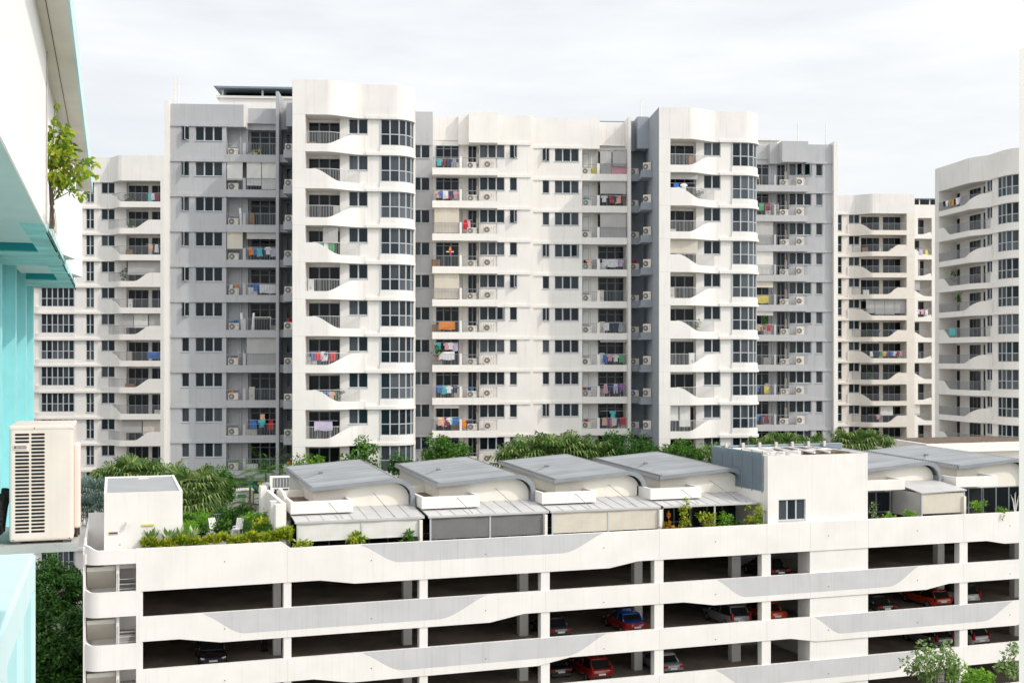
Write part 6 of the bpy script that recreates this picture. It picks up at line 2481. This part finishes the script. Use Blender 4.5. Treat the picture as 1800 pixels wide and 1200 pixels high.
shrub('orange tinged plant at the parapet corner of the first roof house', 10.1, 0.7, 16.0, 0.6, 0.6, 104, LEAF_Y, 8, 24, 0.24)
shrub('round dark green shrub between the white garden chairs', 5.6, 6.2, 16.2, 1.15, 0.55, 105, LEAF_T, 22, 50, 0.2, cr=0.32)
GS = 'shrubs in the roof garden'
for i, (x, y, z, h, r, lm, lab) in enumerate([
    (7.6, 11.2, 16.4, 1.3, 0.8, LEAF_D, 'dark bushy shrub at back end of the slanting hedge'), (6.6, 12.0, 16.2, 1.2, 0.6, LEAF_T, 'green shrub before the garden railing at right'),
    (4.6, 11.4, 16.2, 1.2, 0.6, LEAF_H, 'light green shrub before the garden railing at left'), (7.9, 6.6, 17.2, 0.5, 0.7, LEAF_H, 'ragged shoots on top of the slanting hedge'),
    (7.9, 3.6, 16.8, 0.9, 0.6, LEAF_Y, 'yellowish shrub at front end of the slanting hedge'), (3.3, 4.5, 17.4, 0.6, 0.5, LEAF_T, 'dark green shoots on top of the hedge by the stair house'),
    (4.3, 6.6, 16.0, 1.1, 0.5, LEAF_D, 'low dark shrub left of the white garden chairs')]):
    shrub(lab, x, y, z, h, r, 300 + i, lm, 16, 42, 0.19, group=GS, cr=0.3)
# bare pinkish branch at the right
b = MB()
random.seed(77)
for k in range(7):
    a = random.uniform(-0.5, 0.5)
    b.tube((66.2, 0.9, 15.7), (66.2 + a * 0.5, 0.9, 16.6 + 0.1 * k), 0.03, 0.025)
    b.tube((66.2 + a * 0.5, 0.9, 16.6 + 0.1 * k), (66.2 + a * 1.1, 0.9, 17.2 + 0.1 * k), 0.025, 0.012)
o = b.build('bare_shrub', BLINDL, None, CP.w(0, 0, 0), CP.r)
tag(o, 'leafless pale shrub before the dark glass doors at right', 'shrub', 'shrubs on the roof terraces')

# balcony plants
for i, (F, x, y, z, lab) in enumerate([
    (CLF, -4.7, 0.9, 48.9 - 2.75, 'leafy plant at left end of the top balcony, far left block'),
    (CLF, -4.2, 0.9, 48.9 - FL - 2.75, 'leafy plant on the second balcony of the far left block'),
    (CLF, -5.35, 1.0, 48.9 - 3 * FL - 2.3, 'tall green plant beside the blind on the far left block'),
    (FB, 3.9, 1.1, HB[1] - 2.75, 'silvery bush on the second balcony of the farther wavy tower'),
    (FB, 3.6, 1.1, HB[5] - 2.75, 'potted plant on the sixth balcony of the farther wavy tower'),
    (FB, 13.2, 11.8, HB[5] - 1.9, 'leafy plant above laundry on the sixth balcony, right grey wing'),
    (FA, 3.7, 1.1, HA[7] - 2.7, 'flowering plant on the eighth balcony of the nearer wavy tower'),
    (FA, 12.0, 11.8, HA[6] - 2.0, 'dark plant at left of the seventh balcony, left central bay'),
    (CRF, -6.4, 0.9, 49.3 - 5 * FL - 2.75, 'bushy plant on the sixth balcony of the cream block'),
    (CRF, -6.2, 0.9, 49.3 - 7 * FL - 2.6, 'palm like plant on the eighth balcony of the cream block'),
    (DF, 3.6, 0.5, 48.6 - 3 * FL - 2.0, 'leafy plant on the fourth balcony of the block at right edge'),
    (DF, 4.5, 0.5, 48.6 - 4 * FL - 1.6, 'hanging plants on the fifth balcony of the block at right edge')]):
    rnd = random.Random(200 + i)
    p = thing('potted_plant', lab, 'plant', F.w(x, y, z), F.r, 'plants on the balconies')
    b = MB()
    b.tube((0, 0, 0), (0, 0, 0.32), 0.14, 0.19, n=10)
    b.build('pot', TERRA, p)
    b = MB()
    for k in range(5):
        clump(b, Vector((rnd.uniform(-.3, .3), rnd.uniform(-.2, .2), 0.45 + 0.2 * k)), 0.26, 26, 0.2, rnd)
    b.build('leaves', [LEAF_D, LEAF_T, LEAF_B][2 if i == 3 else i % 2], p)

# ------------------------------------------------------------------ climber growing out of the near wall
cl = thing('climbing_plant', 'bushy climber with yellow green leaves growing from the near white wall', 'plant', FG.w(-0.86, 18.5, Z + 1.95), FG.r)
rnd = random.Random(17)
st, lf_ = MB(), MB()
trunk = [Vector((0, 0, 0)), Vector((0.005, 0.03, 0.35)), Vector((-0.01, 0.0, 0.65)), Vector((0.0, 0.05, 0.95))]
for a, c in zip(trunk[:-1], trunk[1:]):
    st.tube(a, c, 0.026, 0.02, n=7)
    st.tube(a + Vector((0.03, 0.02, 0)), c + Vector((0.02, -0.03, 0)), 0.015, 0.012, n=6)
tips = []
for i in range(42):
    o = trunk[1 + i % 3].lerp(trunk[3], rnd.random())
    tip = Vector((rnd.uniform(0.0, 0.62) * (0.55 + 0.45 * rnd.random()), rnd.uniform(-0.45, 0.55), rnd.uniform(0.42, 1.5)))
    if tip.z > 1.3:
        tip.x *= 0.75
    if i == 0:
        tip = Vector((0.06, 0.0, 1.88))
    if i == 1:
        tip = Vector((0.60, 0.1, 1.0))
    if i == 2:
        tip = Vector((0.64, 0.1, 0.80))
    mid = o.lerp(tip, 0.55) + Vector((0, 0, 0.1))
    st.tube(o, mid, 0.009, 0.006, n=5)
    st.tube(mid, tip, 0.006, 0.003, n=5)
    tips.append((mid, tip))
for mid, tip in tips:
    for k in range(14):
        p = mid.lerp(tip, 0.15 + 0.85 * rnd.random()) + rvec(rnd) * 0.05
        d = (rvec(rnd) * 0.8 + Vector((0.15, -0.1, -0.75))).normalized()
        ln = rnd.uniform(0.08, 0.155)
        s = d.cross(rvec(rnd)).normalized()
        n = s.cross(d).normalized()
        w = ln * 0.22
        i0 = len(lf_.v)
        q = [p, p + d * ln * .3 + s * w - n * .006, p + d * ln * .65 + s * w * .8 - n * ln * .10, p + d * ln - n * ln * .28, p + d * ln * .65 - s * w * .8 - n * ln * .10, p + d * ln * .3 - s * w - n * .006,
             p + d * ln * .3 + n * .008, p + d * ln * .65 - n * ln * .05]
        lf_.v += [tuple(x) for x in q]
        lf_.f += [(i0, i0 + 1, i0 + 6), (i0 + 1, i0 + 2, i0 + 7, i0 + 6), (i0 + 2, i0 + 3, i0 + 7), (i0 + 3, i0 + 4, i0 + 7), (i0 + 4, i0 + 5, i0 + 6, i0 + 7), (i0 + 5, i0, i0 + 6)]
        lf_.m += [0] * 6
for k in range(10):
    p = Vector((0.02 + rnd.uniform(0, .03), rnd.uniform(-.05, .05), 0.3 - 0.02 * k))
    st.tube(p, p + Vector((rnd.uniform(-.02, .05), 0, -0.28)), 0.006, 0.003, n=4)
st.build('stems', TRUNK, cl)
lf_.build('leaves', LEAF_V, cl)

# ------------------------------------------------------------------ roof garden furniture
gr = thing('garden_railing', 'grey metal railing at the back of the roof garden', 'railing', CP.w(0, 0, 0), CP.r)
railing_mesh([(4.2, 12.2), (7.6, 12.2)], DECKZ + 1.75, lambda x: DECKZ + 0.6, gap=0.14, rw=0.03).build('bars', RAIL, gr)
b = MB()
b.box(4.1, 7.7, 12.1, 12.35, DECKZ, DECKZ + 0.6)
b.build('kerb', CONCL, gr)
for i, (x, y, a, lab) in enumerate([(5.3, 8.2, 0.5, 'white garden chair left of the round dark shrub'), (6.7, 7.6, -0.6, 'white garden chair right of the round dark shrub'), (6.9, 9.0, -2.2, 'white garden chair behind the right one in the roof garden')]):
    c = thing('garden_chair', lab, 'chair', CP.w(x, y, 16.2), CP.r + a, 'white chairs in the roof garden')
    b = MB()
    b.box(-0.28, 0.28, -0.28, 0.28, 0.42, 0.47)
    b.build('seat', FGWHITE, c)
    b = MB()
    for k in range(5):
        b.prism_x([(0.26, 0.45), (0.30, 0.45), (0.50, 1.15), (0.46, 1.15)], -0.27 + 0.115 * k, -0.20 + 0.115 * k)
    b.build('backrest', FGWHITE, c)
    for sx in (-0.25, 0.25):
        for sy in (-0.25, 0.25):
            b = MB()
            b.tube((sx, sy, 0), (sx, sy, 0.44), 0.03)
            b.build('leg', FGWHITE, c)
b = MB()
b.prism([(4.2, 5.2), (7.4, 5.0), (7.0, 10.4), (4.2, 10.4)], DECKZ, 16.19)
tag(b.build('garden_terrace', CONCL, None, CP.w(0, 0, 0), CP.r), None, None, kind='structure')
ph_ = thing('playhouse', 'small white kiosk with a red window and green panel in the garden', 'kiosk', CP.w(8.2, 21.8, DECKZ), CP.r)
b = MB()
wall_holes(b, -0.75, 1.1, 0, 2.3, 0, [(-0.25, 0.5, 0.3, 0.75)], 0.2)
b.box(-0.75, -0.7, 0.01, 1.6, 0, 2.3)
b.box(1.05, 1.1, 0.01, 1.6, 0, 2.3)
b.build('wall', WHITE, ph_)
b = MB()
b.box(-0.85, 1.2, -0.1, 1.7, 2.3, 2.38)
b.build('roof', WHITE, ph_)
b = MB()
for x0, x1, z0, z1 in ((-0.4, -0.25, 0.2, 1.0), (0.5, 0.65, 0.2, 1.0), (-0.25, 0.5, 0.75, 1.0)):
    b.box(x0, x1, -0.03, 0.0, z0, z1)
b.build('window_frame', TAIL, ph_)
b = MB()
b.box(-0.1, 0.6, -0.03, 0.0, 1.78, 2.05)
b.build('panel', CLOTH['green'], ph_)
# outdoor unit stand beside the first roof house
stn = thing('equipment_stand', 'white frame stand holding a dark panelled unit beside the first roof house', 'stand', CP.w(10.0, 10.2, 18.3), CP.r)
b = MB()
for x in (-0.55, 0.0, 0.55):
    b.box(x - 0.05, x + 0.05, -0.05, 0.05, 0, 0.75)
b.box(-0.6, 0.6, -0.06, 0.5, 0.72, 0.8)
b.box(-0.75, -0.6, -0.06, 0.5, 0, 1.6)
b.box(-0.6, 0.6, -0.06, 0.5, 1.5, 1.6)
b.build('frame', FGWHITE, stn)
b = MB()
b.box(-0.58, 0.55, 0.0, 0.4, 0.82, 1.48)
b.build('unit', FRAMED, stn)
b = MB()
for k in range(5):
    b.box(-0.5 + 0.22 * k, -0.47 + 0.22 * k, -0.02, -0.001, 0.84, 1.46)
b.build('grille', ACW, stn)
# bollard on the paving at left and the street lamp before the far block
b = MB()
b.tube((0, 0, 0), (0, 0, 0.85), 0.13, 0.15, n=12)
b.tube((0, 0, 0.85), (0, 0, 0.95), 0.17, 0.15, n=12)
tag(b.build('bollard', FGWHITE, None, (-36.4, 96.5, 0)), 'white bollard standing on the paving at lower left', 'bollard')
sl_ = thing('street_lamp', 'street lamp with flat pale head before the far left block', 'street lamp', (-44.0, 112, 0))
b = MB()
b.tube((0, 0, 0), (0, 0, 10.3), 0.08, 0.06)
b.build('pole', RAILW, sl_)
b = MB()
b.box(-0.35, 0.35, -0.3, 0.3, 10.1, 10.45)
b.build('lamp_head', FGWHITE, sl_)
